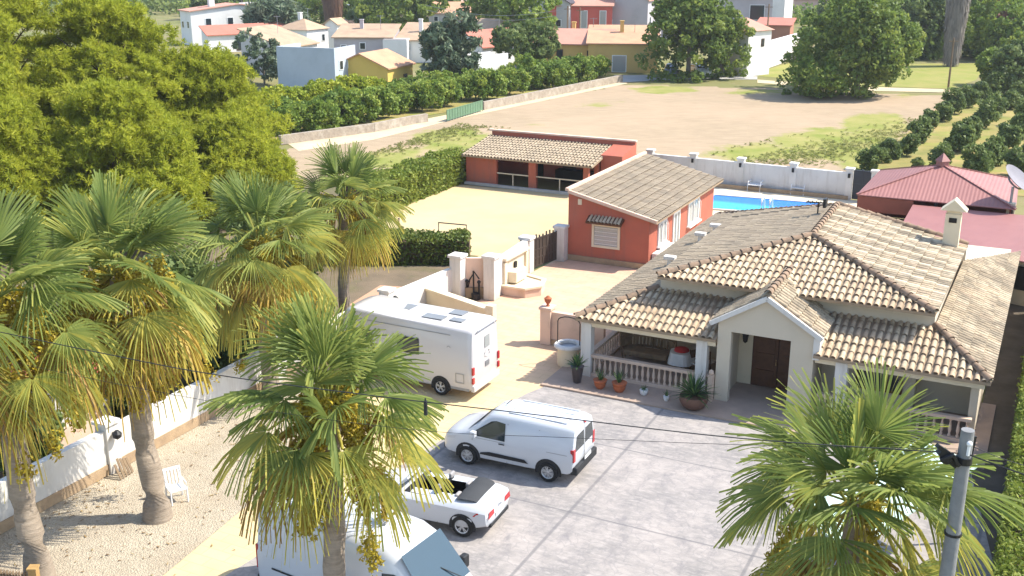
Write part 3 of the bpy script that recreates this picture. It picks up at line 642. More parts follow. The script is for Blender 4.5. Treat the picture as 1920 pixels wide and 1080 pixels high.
for p0, p1 in ((-33.85, -31.42), (-30.88, -27.43)):
    r_ = MB().bar((p0, d0 + .1, .92), (p1, d0 + .1, .92), .06, .07)
    for k in range(1): r_.bar(((p0 + p1) / 2, d0 + .1, 0.14), ((p0 + p1) / 2, d0 + .1, .92), .06, .06)
    r_.build('railing', M['cream'], PE)
MB().box(-33.0, -32.1, d1 - .08, d1 - .02, .1, 1.95).build('doorway', M['dark'], PE)
window(PE, -30.6, -29.6, d1 - .02, .9, 1.75, M['wood'], M['glass']); window(PE, -28.1, -27.5, d1 - .02, .5, 1.75, M['wood'], M['glass'], bars=0)
MB().box(-30.8, -27.6, d1 - .9, d1 - .1, .1, .9).build('worktop', M['dark'], PE)
# ================================================================== WHITE BOUNDARY WALL AND GATE
BW = AT('boundary_wall', 'long white garden wall with square pillars and ochre base beside the gravel', 'wall', -25.1, 24)
def wallrun(mb, base, pts, h, th=.25):
    for p, q in zip(pts, pts[1:]):
        p, q = Vector((*p, 0)), Vector((*q, 0)); n = Vector((-(q - p).y, (q - p).x, 0)).normalized() * th / 2; n2 = n * 1.2
        mb.hexa([p - n, q - n, q + n, p + n], [x + Vector((0, 0, h)) for x in (p - n, q - n, q + n, p + n)])
        if base: base.hexa([p - n2, q - n2, q + n2, p + n2], [x + Vector((0, 0, .35)) for x in (p - n2, q - n2, q + n2, p + n2)])
b, bs = MB(), MB(); WL = [(-25.0, 8), (-25.1, 22.2), (-25.2, 31), (-24.9, 36), (-24.3, 42.3)]
wallrun(b, bs, WL, 1.45); b.build('wall_panel', M['white'], BW); bs.build('stone_base', M['stonebase'], BW)
for a, d in ((-25.05, 15.6), (-25.12, 22.2), (-25.2, 30.6), (-24.75, 37.6)):
    p = MB().box(a - .24, a + .24, d - .24, d + .24, 0, 1.62).box(a - .3, a + .3, d - .3, d + .3, 1.62, 1.72).build('pillar', M['white'], BW)
    MB().lathe((a + .42, d, 1.15), [(.02, 0), (.13, .08), (.15, .2), (.06, .3)], 10).box(a + .24, a + .36, d - .03, d + .03, 1.3, 1.36).build('wall_lamp', M['iron'], p)
# end niche with pink panel
NI = AT('niche_wall', 'pale pink wall panel between two tall white pillars beside the motorhome', 'wall', -23.3, 43.2)
for a, d in ((-24.0, 42.5), (-22.55, 43.1)): MB().box(a - .28, a + .28, d - .28, d + .28, 0, 2.0).box(a - .35, a + .35, d - .35, d + .35, 2.0, 2.12).build('pillar', M['white'], NI)
MB().bar((-23.75, 42.85, .95), (-22.8, 43.3, .95), .2, 1.9).build('panel', M['pink'], NI)
MB().bar((-23.72, 42.7, .25), (-22.8, 43.16, .25), .2, .5).build('stone_base', M['stonebase'], NI)
b = MB(); a, d = -23.3, 42.72
b.tube([(a, d, 0), (a, d, 1.35)], .045, 6).tube([(a - .35, d, .25), (a - .2, d, .9), (a + .05, d, 1.3), (a + .3, d, 1.0)], .035, 6).tube([(a + .3, d, 0), (a + .28, d, .8)], .06, 6).tube([(a - .35, d, .0), (a - .35, d, .75)], .05, 6)
b.lathe((a + .15, d - .1, 0), [(.18, 0), (.2, .3), (.12, .34)], 10).ball((a + .28, d, .85), .09).ball((a - .35, d, .8), .09)
solo(b, 'water_pump', M['iron'], 'dark iron hand pump ornament in front of the pink niche', 'ornament', a, d, smooth=40)
b, bs = MB(), MB(); wallrun(b, None, [(-22.5, 43.1), (-22.9, 47.6)], 1.75, .3); solo(b, 'fountain_wall', M['white'], 'bright white wall behind the tiered corner fountain', 'wall', -22.7, 45.3)
FO = AT('fountain', 'cream wall fountain with stepped brick basin on the drive', 'fountain', -21.6, 44.8)
q = [(-22.5, 43.9), (-21.2, 43.9), (-20.7, 44.6), (-21.0, 45.7), (-22.5, 46.2)]
MB().prism(inset(q, 1.0), -.01, .38).build('basin', M['pink'], FO); rm = MB(); qi, qo = inset(q, .8), inset(q, 1.08)
for i in range(5):
    j = (i + 1) % 5; rm.hexa([(*qo[i], .38), (*qo[j], .38), (*qi[j], .38), (*qi[i], .38)], [(*qo[i], .47), (*qo[j], .47), (*qi[j], .47), (*qi[i], .47)])
rm.build('basin_rim', M['cream'], FO)
MB().prism(inset(q, .78), .36, .40).build('basin_floor', M['cream'], FO)
MB().prism([(-22.5, 44.3), (-21.9, 44.4), (-21.9, 45.5), (-22.5, 45.8)], .485, 1.0).build('upper_basin', M['cream'], FO)
b = MB().box(-22.62, -22.4, 44.1, 46.4, .3, 1.62).box(-22.6, -22.3, 44.0, 44.25, .4, 1.5).box(-22.6, -22.3, 46.3, 46.55, .4, 1.5); b.bar((-22.4, 44.0, 1.66), (-22.4, 46.5, 1.66), .35, .12); b.build('back_panel', M['cream'], FO)
MB().box(-22.39, -22.3, 45.1, 45.3, .95, 1.3).build('spout', M['iron'], FO)
GT = AT('gate', 'brown iron double gate with square panels beside the orange annexe', 'gate', -22.7, 49.2)
for (p, q2) in (((-22.95, 48.0), (-22.75, 49.15)), ((-22.75, 49.18), (-22.5, 50.3))):
    b = MB(); P0, P1 = Vector((*p, 0)), Vector((*q2, 0))
    for z in (.12, .55, .98, 1.55): b.bar(P0 + Vector((0, 0, z)), P1 + Vector((0, 0, z)), .06, .08)
    for k in range(5):
        x = P0.lerp(P1, k / 4); b.bar(x + Vector((0, 0, .08)), x + Vector((0, 0, 1.7 + .1 * math.sin(k))), .06, .06)
    b.bar(P0 + Vector((0, 0, .8)), P1 + Vector((0, 0, .8)), .015, 1.4); b.build('gate_leaf', M['gate'], GT)
for i, (a, d) in enumerate(((-22.95, 47.7), (-22.35, 50.55))):
    MB().box(a - .28, a + .28, d - .25, d + .25, 0, 1.75).box(a - .34, a + .34, d - .31, d + .31, 1.75, 1.88).build('gate_pillar', M['white'], GT)
b = MB(); b.bar((-24.3, 40.3, .5), (-20.45, 38.9, .5), .25, 1.0).bar((-24.3, 40.3, 1.04), (-20.4, 38.88, 1.04), .4, .1).box(-20.55, -20.2, 38.7, 39.05, 0, 1.25); solo(b, 'low_wall', M['cream'], 'low cream wall with rounded coping behind the motorhome', 'wall', -22.3, 39.6)
# right side of the drive: wall stub with urn, well
ST = AT('garden_wall', 'pale wall stub with square pillar at the left end of the porch', 'wall', -16.9, 38.8)
MB().box(-17.55, -15.2, 38.75, 38.98, 0, 1.4).build('wall_panel', M['pink'], ST); MB().box(-17.95, -17.5, 38.6, 39.1, 0, 1.5).box(-18.0, -17.45, 38.55, 39.15, 1.5, 1.6).build('pillar', M['pink'], ST)
MB().box(-17.96, -15.2, 38.68, 38.74, 0, .22).build('stone_base', M['stonebase'], ST)
solo(MB().lathe((-17.72, 38.85, 1.6), [(.09, 0), (.05, .08), (.14, .22), (.16, .34), (.1, .38), (.05, .44)], 10), 'urn', M['terra'], 'small terracotta urn on top of the pale wall pillar', 'urn', -17.72, 38.85, 1.6, smooth=50)
WE = AT('well', 'round cream stone well with grey rim and thin iron arch', 'well', -15.95, 36.95)
MB().lathe((-15.95, 36.95, 0), [(.42, 0), (.44, .1), (.44, .74), (.46, .76)], 20).build('drum', M['cream'], WE, smooth=40)
MB().lathe((-15.95, 36.95, .76), [(.34, 0), (.56, 0), (.58, .06), (.54, .12), (.36, .12), (.34, .02)], 20, False).build('rim', M['white'], WE, smooth=40)
MB().lathe((-15.95, 36.95, .77), [(.01, 0), (.35, .001)], 16, False).build('cover', M['steel'], WE)
MB().tube([(-16.42, 36.95, .8), (-16.42, 36.95, 1.75)] + [(-15.95 - .47 * math.cos(math.pi * k / 8), 36.95, 1.75 + .22 * math.sin(math.pi * k / 8)) for k in range(1, 8)] + [(-15.48, 36.95, 1.75), (-15.48, 36.95, .8)], .022, 6).build('iron_arch', M['iron'], WE)
# ================================================================== POOL SIDE
PW = AT('pool_wall', 'white rendered wall with lamp topped pillars behind the pool', 'wall', -15, 72.4)
b, bs = MB(), MB(); wallrun(b, None, [(-25.5, 72.9), (-11.4, 72.2)], 1.75); b.build('wall_panel', M['white'], PW)
b = MB(); wallrun(b, None, [(-10.05, 72.1), (-8.2, 72.0)], 1.6); b.build('wall_panel', M['white'], PW)
for a, d in ((-25.4, 72.9), (-22.2, 72.75), (-18.8, 72.6), (-15.2, 72.4), (-11.55, 72.2), (-9.95, 72.1)):
    p = MB().box(a - .22, a + .22, d - .22, d + .22, 0, 1.95).box(a - .28, a + .28, d - .28, d + .28, 1.95, 2.06).build('pillar', M['white'], PW)
    MB().box(a - .07, a + .07, d - .34, d - .22, 1.45, 1.72).build('lamp', M['iron'], p)
MB().box(-25.3, -11.5, 71.9, 72.05, 0, .25).build('stone_base', M['stonebase'], PW)
solo(MB().box(-11.3, -10.2, 72.1, 72.2, .05, 1.95).box(-10.8, -10.7, 72.06, 72.24, .05, 2.0).box(-11.3, -10.2, 72.07, 72.23, 1.0, 1.08), 'garden_gate', M['darkgate'], 'dark grey sheet metal gate between two white pool wall pillars', 'gate', -10.75, 72.15)
def lounge_chair(label, a, d, rz):
    s = LT('pool_chair', label, 'chair', W(a, d, 0), rz, 'white chairs along the pool wall')
    f = MB()
    for x in (-.42, .42): f.tube([(x, -.5, 0), (x, -.45, .42), (x, .35, .42), (x, .62, 1.05)], .03, 5).tube([(x, .4, 0), (x, .3, .42)], .03, 5).tube([(x, -.4, .42), (x, -.35, .64), (x, .4, .64)], .03, 5)
    f.build('frame', M['plastic'], s); q = MB()
    for k in range(6): q.box(-.42, .42, -.45 + k * .13, -.36 + k * .13, .42, .445)
    q.build('seat', M['plastic'], s); q = MB()
    for k in range(5): z = .5 + k * .12; q.bar((-.42, .38 + (z - .42) * .4, z), (.42, .38 + (z - .42) * .4, z), .025, .08)
    q.build('backrest', M['plastic'], s)
for i, (u, v_) in enumerate(((1416, 357), (1497, 363))):
    a, d = toAD(G(u, v_)); lounge_chair(['white slatted chair by the pool wall, nearer the orange annexe', 'white slatted chair by the pool wall, nearer the dark gate'][i], a, d, -TH)
a, d = toAD(G(1437, 396)); s = AT('pool_ladder', 'white handrails of the pool ladder at the near edge of the pool', 'ladder', a, d)
for x in (-.25, .25): MB().tube([(a + x, d - .35, 0), (a + x, d - .3, .75), (a + x, d, .95), (a + x, d + .3, .7), (a + x, d + .4, .05)], .06, 6).build('handrail', M['plastic'], s, smooth=60)
# ================================================================== RED METAL ROOFS, DISH
RS = AT('red_shed', 'open carport with pyramid roof of red metal sheets and small vented cap', 'shed', -5.4, 64.5)
c4 = [(-9.25, 60.7, 2.8), (-1.3, 60.7, 2.8), (-1.5, 68.8, 2.8), (-9.2, 68.4, 2.8)]; ap = (-5.4, 64.6, 4.1)
b = MB()
for i in range(4): b.ext([c4[i], c4[(i + 1) % 4], ap], (0, 0, -.05))
rf = b.build('roof', M['redsheet'], RS)
hp = MB()
for i in range(4): hp.bar(Vector(c4[i]) + Vector((0, 0, .03)), Vector(ap) + Vector((0, 0, .03)), .14, .04)
hp.build('hip_flashing', M['redsheet'], rf)
MB().lathe((-5.4, 64.6, 4.0), [(.34, 0), (.34, .3), (.42, .32), (.02, .75)], 4).build('vent_cap', M['redsheet'], rf)
b = MB().box(-9.2, -6.3, 60.75, 60.85, 1.9, 2.72).box(-9.2, -9.1, 60.85, 68, 0, 2.7).box(-1.6, -1.5, 60.9, 68, 0, 2.7).box(-9.2, -1.5, 68.2, 68.3, 0, 2.7); b.build('wall', mat('red_brown_wall', (0.24, 0.075, 0.05)), RS)
for a in (-9.1, -5.2, -1.5): MB().box(a - .08, a + .08, 60.9, 61.06, 0, 2.7).build('post', M['iron'], RS)
LS = AT('lean_to', 'lower red sheet roofed outbuilding behind the villa chimney', 'shed', -3, 57)
MB().hexa([(-6.35, 54.6, 2.1), (.9, 52.2, 2.1), (.9, 60.6, 2.5), (-6.3, 60.6, 2.5)], [(-6.35, 54.6, 2.16), (.9, 52.2, 2.16), (.9, 60.6, 2.56), (-6.3, 60.6, 2.56)]).build('roof', corr('red_lean_to_roof', (0.29, 0.12, 0.105), (0.25, 0.10, 0.09), 1.6, 1), LS)
MB().prism([(-6.2, 55.0), (.7, 52.6), (.7, 60.4), (-6.2, 60.4)], 0, 2.08).build('wall', M['cream'], LS)
MB().bar((-1.5, 53.28, 1.3), (-.2, 52.82, 1.3), .05, 1.1).build('doorway', M['dark'], LS)
SD = AT('satellite_dish', 'big grey satellite dish on a post above the red roof', 'satellite dish', -1.6, 61.5, 2.8)
MB().box(-1.75, -1.35, 61.3, 61.7, 0.3, 2.95).build('plinth', M['cream'], SD); MB().tube([(-1.6, 61.5, 2.9), (-1.6, 61.5, 3.8)], .07, 8).build('post', M['steel'], SD)
dd = Vector((0.62, -0.18, 0.72)).normalized(); u = dd.cross(Vector((0, 0, 1))).normalized(); k = u.cross(dd); c = Vector((-1.5, 61.6, 4.05)); b = MB(); rings = []
for ri in range(5):
    r_ = .95 * ri / 4; rings += [c + dd * (.28 * (r_ / .95) ** 2) + (u * math.cos(2 * math.pi * j / 24) + k * math.sin(2 * math.pi * j / 24)) * max(r_, .01) for j in range(24)]
b.add(rings, [(i * 24 + j, i * 24 + (j + 1) % 24, (i + 1) * 24 + (j + 1) % 24, (i + 1) * 24 + j) for i in range(4) for j in range(24)]); b.build('reflector', mat('dish_grey', (0.25, 0.235, 0.26), rough=.7), SD, smooth=60)
MB().tube([c + (u * math.cos(2 * math.pi * j / 16) + k * math.sin(2 * math.pi * j / 16)) * .42 - dd * .06 for j in range(17)], .05, 6).build('mount_ring', M['pole'], SD)
MB().tube([c + dd * .25 - k * .8, c + dd * .9], .03, 5).ball(c + dd * .9, .1).build('feed_arm', M['iron'], SD)
# greenish carport under the right palm
CP = LT('carport', 'pale green translucent sheet carport roof under the right hand palm', 'carport', G(1640, 930, 0) * 1.0)
q = [G(1490, 965, 2.4), G(1725, 825, 2.4), G(1835, 875, 2.4), G(1600, 1040, 2.4)]; o0 = CP.location
MB().ext([(p.x - o0.x, p.y - o0.y, p.z) for p in q], (0, 0, .05)).build('roof_sheet', M['greensheet'], CP)
for p in q:
    x = Vector((p.x - o0.x, p.y - o0.y, 0)) * .93; MB().tube([x, x + Vector((0, 0, 2.42))], .05, 6).build('post', M['steel'], CP)
# little red roofed hut beyond the wall on the left, brick low wall, white wall
HU = LT('garden_hut', 'small white hut with red tiled roof behind the left palms', 'hut', G(120, 800))
MB().cbox((0, 0, 0), 2.6, 2.6, 2.2, -TH).build('wall', M['white'], HU)
b = MB(); cs = [Vector((1.6 * math.cos(-TH + math.pi / 4 + k * math.pi / 2) * 1.42, 1.6 * math.sin(-TH + math.pi / 4 + k * math.pi / 2) * 1.42, 2.2)) for k in range(4)]
for i in range(4): b.ext([cs[i], cs[(i + 1) % 4], Vector((0, 0, 3.0))], (0, 0, -.06))
b.build('roof', mat('red_hut_roof', (0.46, 0.10, 0.08)), HU)
b = MB(); wallrun(b, None, [(-27.5, 12), (-27.2, 24.2)], 1.0, .3); solo(b, 'inner_wall', M['pink'], 'low brick coloured planter wall beyond the white boundary wall', 'wall', -27.3, 18)
# bits on the gravel
s = LT('garden_chair', 'white plastic garden chair on the gravel beside a palm trunk', 'chair', G(333, 938), .6)
f = MB()
for x in (-.24, .24): f.tube([(x, -.25, 0), (x, -.22, .42), (x, -.2, .62), (x, .2, .62)], .025, 5).tube([(x, .28, 0), (x, .2, .42), (x, .34, .9)], .03, 5)
f.build('frame', M['plastic'], s); MB().box(-.25, .25, -.24, .22, .4, .43).build('seat', M['plastic'], s)
f = MB()
for k in range(5): f.bar((-.2 + k * .1, .22, .45), (-.2 + k * .1, .35, .9), .05, .02)
f.bar((-.26, .35, .9), (.26, .35, .9), .03, .08); f.build('backrest', M['plastic'], s)
b = MB()
for k in range(5): b.bar((k * .13, 0, .02), (k * .13 + .1, .3, .42 + .05 * ((k * 3) % 4)), .07, .03)
lsolo(b, 'plank_pile', M['weather'], 'few boards leaning against the white boundary wall', 'planks', G(228, 900), 1.2)
# picket fence bottom left
FE = LT('picket_fence', 'brown picket fence with a golden post in the bottom left corner', 'fence', G(30, 1100)); o0 = FE.location
p0, p1 = G(-40, 1062, 1.0), G(52, 1072, 1.0); b = MB()
for k in range(16):
    x = p0.lerp(p1, k / 16) - o0; b.bar((x.x, x.y, 0), (x.x, x.y, .95 + .02 * (k % 2)), .02, .09)
for z in (.3, .8): b.bar((p0.x - o0.x, p0.y - o0.y, z), (p1.x - o0.x, p1.y - o0.y, z), .04, .08)
b.build('pickets', M['weather'], FE); x = G(62, 1066, 1.08) - o0
MB().cbox((x.x, x.y, 0), .2, .2, 1.08).cbox((x.x, x.y, 1.08), .24, .24, .05).build('fence_post', M['oak'], FE)
# goal frames on the court
def goal(label, u0, v0, u1, v1, h):
    p, q = G(u0, v0), G(u1, v1); s = LT('goal_frame', label, 'goal', p); e = q - p
    MB().tube([(0, 0, 0), (0, 0, h), (e.x, e.y, h), (e.x, e.y, 0)], .04, 6).build('frame', M['iron'], s)
goal('small metal goal frame on the sand court by the clipped hedge', 823, 455, 875, 460, 1.15)
p = G(749, 442); lsolo(MB().tube([(0, 0, 0), (0, 0, 1.0)], .03, 6).ball((0, 0, 1.0), .05), 'court_post', M['iron'], 'thin iron post standing on the sand court left of the goal', 'post', p)
# ================================================================== VEHICLES
# local frame: +x forward, +y left, z up, origin on the ground under the middle
def carpaint(name, c):
    m, t, b = nodes(name); b.inputs['Base Color'].default_value = rgb(c); b.inputs['Roughness'].default_value = 0.35
    b.inputs['Coat Weight'].default_value = 0.6; b.inputs['Coat Roughness'].default_value = 0.08; return m
M['car'] = carpaint('white_car_paint', (0.52, 0.535, 0.56))
M['camper'] = carpaint('camper_white', (0.53, 0.50, 0.485))
M['trim'] = mat('black_trim', (0.025, 0.026, 0.028), rough=0.6)
M['tyre'] = mat('tyre_rubber', (0.02, 0.02, 0.02), rough=0.8)
M['hub'] = mat('hubcap_grey', (0.30, 0.305, 0.31), rough=.4)
M['rim'] = mat('silver_rim', (0.52, 0.53, 0.55), rough=0.35, metal=0.5)
M['lamp'] = mat('red_lamp', (0.42, 0.015, 0.02), rough=0.25, spec=0.6)
M['amber'] = mat('headlight_glass', (0.55, 0.56, 0.58), rough=0.15, spec=0.7)
M['blueglass'] = glass('windscreen_glass', (0.03, 0.06, 0.08), 0.12)
class Loft:
    # stations: (x, z0, zb, zt, wl, wb, wt)   bottom / belt / top heights, half widths low / belt / top
    def __init__(s, st, crown=.03, rad=.12): s.st = st; s.crown = crown; s.rad = rad
    def lerp(s, x):
        st = s.st
        for a, b in zip(st, st[1:]):
            if a[0] <= x <= b[0]:
                f = (x - a[0]) / (b[0] - a[0]) if b[0] > a[0] else 0; return [p + (q - p) * f for p, q in zip(a, b)]
        return st[0] if x < st[0][0] else st[-1]
    def half(s, q):
        x, z0, zb, zt, wl, wb, wt = q; r = min(s.rad, (zt - zb) * .45)
        return [(0, z0), (wl * .85, z0), (wl, z0 + .08), (wl * .25 + wb * .75 + .015, z0 + (zb - z0) * .55), (wb, zb), (wt + (wb - wt) * r / max(zt - zb, .01), zt - r), (wt - r * .35, zt - r * .3), (wt - r, zt), (wt * .5, zt + s.crown * .75), (0, zt + s.crown)]
    def width(s, x, z):
        h = s.half(s.lerp(x))[2:7]
        for (y0, a), (y1, b) in zip(h, h[1:]):
            if a <= z <= b: return y0 + (y1 - y0) * (z - a) / max(b - a, 1e-6)
        return h[0][0] if z < h[0][1] else h[-1][0]
    def mesh(s):
        mb = MB(); vs = []; n = None; fs = []
        for q in s.st:
            h = s.half(q); ring = [(q[0], y, z) for y, z in h] + [(q[0], -y, z) for y, z in reversed(h[1:-1])]
            n = len(ring); vs += ring
        for i in range(len(s.st) - 1): fs += [(i * n + j, i * n + (j + 1) % n, (i + 1) * n + (j + 1) % n, (i + 1) * n + j) for j in range(n)]
        fs += [tuple(reversed(range(n))), tuple((len(s.st) - 1) * n + j for j in range(n))]
        return mb.add(vs, fs)
    def side(s, mb, pts, side, off=.012, th=.0):
        # polygon given in (x, z) laid on the flank
        p = [(x, side * (s.width(x, z) + off), z) for x, z in pts]
        if side > 0: p = p[::-1]
        return mb.poly(*p)
def arc_pts(x, z, r, a0=0, a1=180, n=14): return [(x + r * math.cos(R(a0 + (a1 - a0) * k / n)), z + r * math.sin(R(a0 + (a1 - a0) * k / n))) for k in range(n + 1)]
def wheel(parent, x, y, r, w_, side, spokes=5, rim=None, hub=True):
    o = MB(); prof = [(r * .62, -w_ / 2), (r * .93, -w_ / 2), (r, -w_ * .3), (r, w_ * .3), (r * .93, w_ / 2), (r * .62, w_ / 2)]
    n = 22
    vs = [(x + a * math.cos(2 * math.pi * j / n), y + b, r + a * math.sin(2 * math.pi * j / n)) for a, b in prof for j in range(n)]
    fs = [(i * n + j, i * n + (j + 1) % n, (i + 1) * n + (j + 1) % n, (i + 1) * n + j) for i in range(5) for j in range(n)]
    t_ = o.add(vs, fs).build('wheel', M['tyre'], parent, smooth=40)
    k = MB(); yo = y + side * w_ * .42
    def ring(r0, r1, y0, y1):
        vs = [(x + a * math.cos(2 * math.pi * j / n), b, r + a * math.sin(2 * math.pi * j / n)) for a, b in ((r0, y0), (r1, y1)) for j in range(n)]
        k.add(vs, [(j, (j + 1) % n, n + (j + 1) % n, n + j) for j in range(n)])
    ring(r * .64, r * .55, yo + side * .02, yo); ring(r * .16, .002, yo, yo + side * .015)
    for q in range(spokes):
        an = 2 * math.pi * q / spokes + .3
        for da in (-.22, .22) if spokes > 4 else (0,):
            a0, a1 = an + da * .6, an + da * .8
            p = Vector((x + r * .1 * math.cos(a0), yo, r + r * .1 * math.sin(a0))); e = Vector((x + r * .58 * math.cos(a1), yo, r + r * .58 * math.sin(a1)))
            d = (e - p).normalized(); u = Vector((-d.z, 0, d.x)) * r * .055
            k.poly(p - u, p + u, e + u, e - u)
    k.build('rim', rim or M['rim'], t_)
    d = MB(); d.poly(*[(x + r * .62 * math.cos(2 * math.pi * j / n), y + side * w_ * .25, r + r * .62 * math.sin(2 * math.pi * j / n)) for j in range(n)]); d.build('brake_disc', M['trim'] if spokes == 5 else M['hub'], t_)
def arches(L, mb, xs, r, side, z=None):
    for x in xs: L.side(mb, arc_pts(x, r * .92, r * 1.22, -14, 194), side, .008)
# ---------------------------------------------------------------- small white panel van
rh = Vector((-.905, .425, 0)).normalized(); hd = math.atan2(rh.y, rh.x); rl = Vector((-rh.y, rh.x, 0))
c0 = (G(880, 868) + G(1030, 900)) / 2 - rl * .80
VA = LT('parked_van', 'small white panel van with grey side strip parked beside the convertible', 'van', (c0.x, c0.y, 0), hd)
WB = (G(880, 868) - G(1030, 900)).length; xf, xr = WB / 2, -WB / 2
st = [(-2.2, .42, .95, 1.72, .80, .86, .66), (-2.16, .34, .98, 1.79, .85, .90, .70), (-1.95, .28, 1.02, 1.83, .88, .92, .73), (-.6, .24, 1.04, 1.86, .89, .925, .75), (.35, .24, 1.04, 1.84, .89, .925, .74),
      (.72, .24, 1.03, 1.74, .89, .925, .70), (1.42, .24, 1.02, 1.16, .89, .92, .80), (1.75, .24, .98, 1.08, .88, .90, .80), (2.12, .26, .86, .98, .84, .86, .70), (2.28, .3, .72, .86, .74, .76, .6), (2.34, .36, .62, .74, .6, .62, .5)]
L = Loft(st, .04); L.mesh().build('body', M['car'], VA, smooth=35)
b = MB()
for sd in (1, -1): L.side(b, [(1.32, 1.07), (1.18, 1.06), (.08, 1.05), (.1, 1.6), (.42, 1.63), (.6, 1.58)], sd)
b.build('side_window', M['glass'], VA)
def qpt(x, y, z): return (x, y, z)
b = MB().poly((1.40, -.74, 1.17), (1.40, .74, 1.17), (.80, .62, 1.74), (.80, -.62, 1.74)); b.v = [(x + .012, y, z + .016) for x, y, z in b.v]; b.build('windscreen', M['glass'], VA)
for sg in (-1, 1):
    MB().poly((-2.186, sg * .60 - .27 * 1, 1.12), (-2.186, sg * .60 - .27 + .33 * sg + .0, 1.12), (-2.178, sg * .40 + .1 * sg, 1.66), (-2.178, sg * .08, 1.66)).poly() if False else None
b = MB()
for sg in (-1, 1): b.poly((-2.222, sg * .05, 1.08), (-2.218, sg * .74, 1.08), (-2.195, sg * .62, 1.68), (-2.195, sg * .05, 1.68))
b.build('rear_window', M['glass'], VA)
b = MB()
for sd in (1, -1): L.side(b, [(.95, .46), (-.72, .46), (-.60, .58), (.62, .60), (.92, .53)], sd, .022)
b.build('side_strip', M['trim'], VA)
b = MB()
for sd in (1, -1): arches(L, b, (xf, xr), .36, sd)
b.build('wheel_arch', M['trim'], VA)
MB().box(-2.32, -2.0, -.86, .86, .34, .62).build('rear_bumper', M['trim'], VA, bevel=.05)
MB().box(2.1, 2.36, -.7, .7, .3, .5).build('front_bumper', M['trim'], VA, bevel=.05)
for sd in (1, -1):
    MB().box(-2.22, -2.1, sd * .80 - .06, sd * .80 + .085, .78, 1.18).build('tail_light', M['lamp'], VA)
    b = MB(); L.side(b, [(2.15, .78), (1.85, .82), (1.8, .92), (2.05, .88)], sd, .015); b.build('headlight', M['amber'], VA)
    MB().box(1.02, 1.2, *sorted((sd * .96, sd * 1.14)), 1.06, 1.26).build('wing_mirror', M['car'], VA, bevel=.03)
    b = MB(); L.side(b, [(.28, .93), (.08, .93), (.08, .97), (.28, .97)], sd, .03); b.build('door_handle', M['trim'], VA)
    b = MB()
    for x in (.02, -1.05): L.side(b, [(x + .013, .34), (x - .013, .34), (x - .013, 1.62), (x + .013, 1.62)], sd, .006)
    L.side(b, [(1.2, .985), (-2.0, .98), (-2.0, 1.0), (1.2, 1.005)], sd, .006); L.side(b, [(1.255, .34), (1.23, .34), (1.195, .98), (1.22, .98)], sd, .006)
    b.build('door_seam', M['hub'], VA)
    for x in (xf, xr): wheel(VA, x, sd * .85, .325, .21, sd, 6)
MB().box(-2.335, -2.325, -.26, .26, .66, .77).build('number_plate', M['plastic'], VA)
# ---------------------------------------------------------------- white convertible
p = G(868, 1003); c0 = p - rl * .74 + rh * 1.28
CV = LT('convertible_car', 'white open top convertible with black folded roof parked between two white vans', 'car', (c0.x, c0.y, 0), hd + R(2))
st = [(-2.02, .42, .70, .84, .62, .72, .56), (-1.96, .34, .78, .95, .76, .82, .68), (-1.7, .28, .82, .98, .84, .87, .74), (-1.3, .22, .83, .98, .87, .89, .77), (-.3, .2, .83, .95, .87, .89, .78), (.75, .2, .83, .93, .87, .89, .77),
      (1.25, .22, .80, .88, .87, .88, .74), (1.75, .24, .72, .80, .84, .85, .66), (2.05, .28, .62, .70, .72, .74, .56), (2.16, .34, .54, .60, .58, .6, .45)]
L = Loft(st, .02, .07)
body = L.mesh(); n = 18                     # open the cockpit: drop the top faces between x=-.95 and .7
mbody = MB(); mbody.v = body.v
def cx(f): return sum(body.v[i][0] for i in f) / len(f)
# insert stations for the cockpit edges
st2 = sorted(st + [tuple([-1.0] + L.lerp(-1.0)[1:]), tuple([.62] + L.lerp(.62)[1:])]); L = Loft(st2, .02, .07); body = L.mesh(); mbody = MB(); mbody.v = body.v
for f in body.f:
    zs = min(body.v[i][2] for i in f); xs = [body.v[i][0] for i in f]
    if zs > .9 and min(xs) >= -1.001 and max(xs) <= .621 and max(abs(body.v[i][1]) for i in f) < .72 and len(f) == 4: continue
    mbody.f.append(f)
mbody.build('body', M['car'], CV, smooth=35)
q = [(-1.0, .70), (.62, .70), (.62, -.70), (-1.0, -.70)]
b = MB(); b.poly(*[(x, y, .42) for x, y in reversed(q)])
for i in range(4):
    u, v_ = q[i], q[(i + 1) % 4]; b.poly((*u, .42), (*v_, .42), (*v_, .955), (*u, .955))
b.build('interior', M['trim'], CV)
seatm = mat('pale_leather', (0.34, 0.32, 0.31), rough=.6)
for (x, y) in ((.0, .36), (.0, -.36)):
    s_ = MB().box(x - .2, x + .28, y - .24, y + .24, .5, .62).build('seat', M['trim'], CV, bevel=.04)
    k = MB(); k.hexa([(x - .2, y - .23, .6), (x - .08, y - .23, .6), (x - .08, y + .23, .6), (x - .2, y + .23, .6)], [(x - .38, y - .2, 1.05), (x - .28, y - .2, 1.05), (x - .28, y + .2, 1.05), (x - .38, y + .2, 1.05)]); k.build('seat_back', M['trim'], s_, bevel=.04)
    MB().box(x - .42, x - .32, y - .13, y + .13, 1.08, 1.24).build('headrest', seatm, s_, bevel=.04)
for y in (.36, -.36): MB().box(-.98, -.86, y - .14, y + .14, .84, 1.04).build('rear_headrest', seatm, CV, bevel=.04)
MB().box(-.95, -.6, -.62, .62, .5, .66).build('rear_seat', M['trim'], CV, bevel=.05)
tn = MB(); tp = []
for x, z, w_ in ((-.98, 1.0, .66), (-1.05, 1.06, .70), (-1.3, 1.075, .70), (-1.55, 1.05, .66), (-1.62, 1.0, .62)):
    tp.append([(x - .05 * (1 - (y / w_) ** 2) if False else x, y, z + .02 * (1 - (y / w_) ** 2)) for y in np.linspace(-w_, w_, 7)])
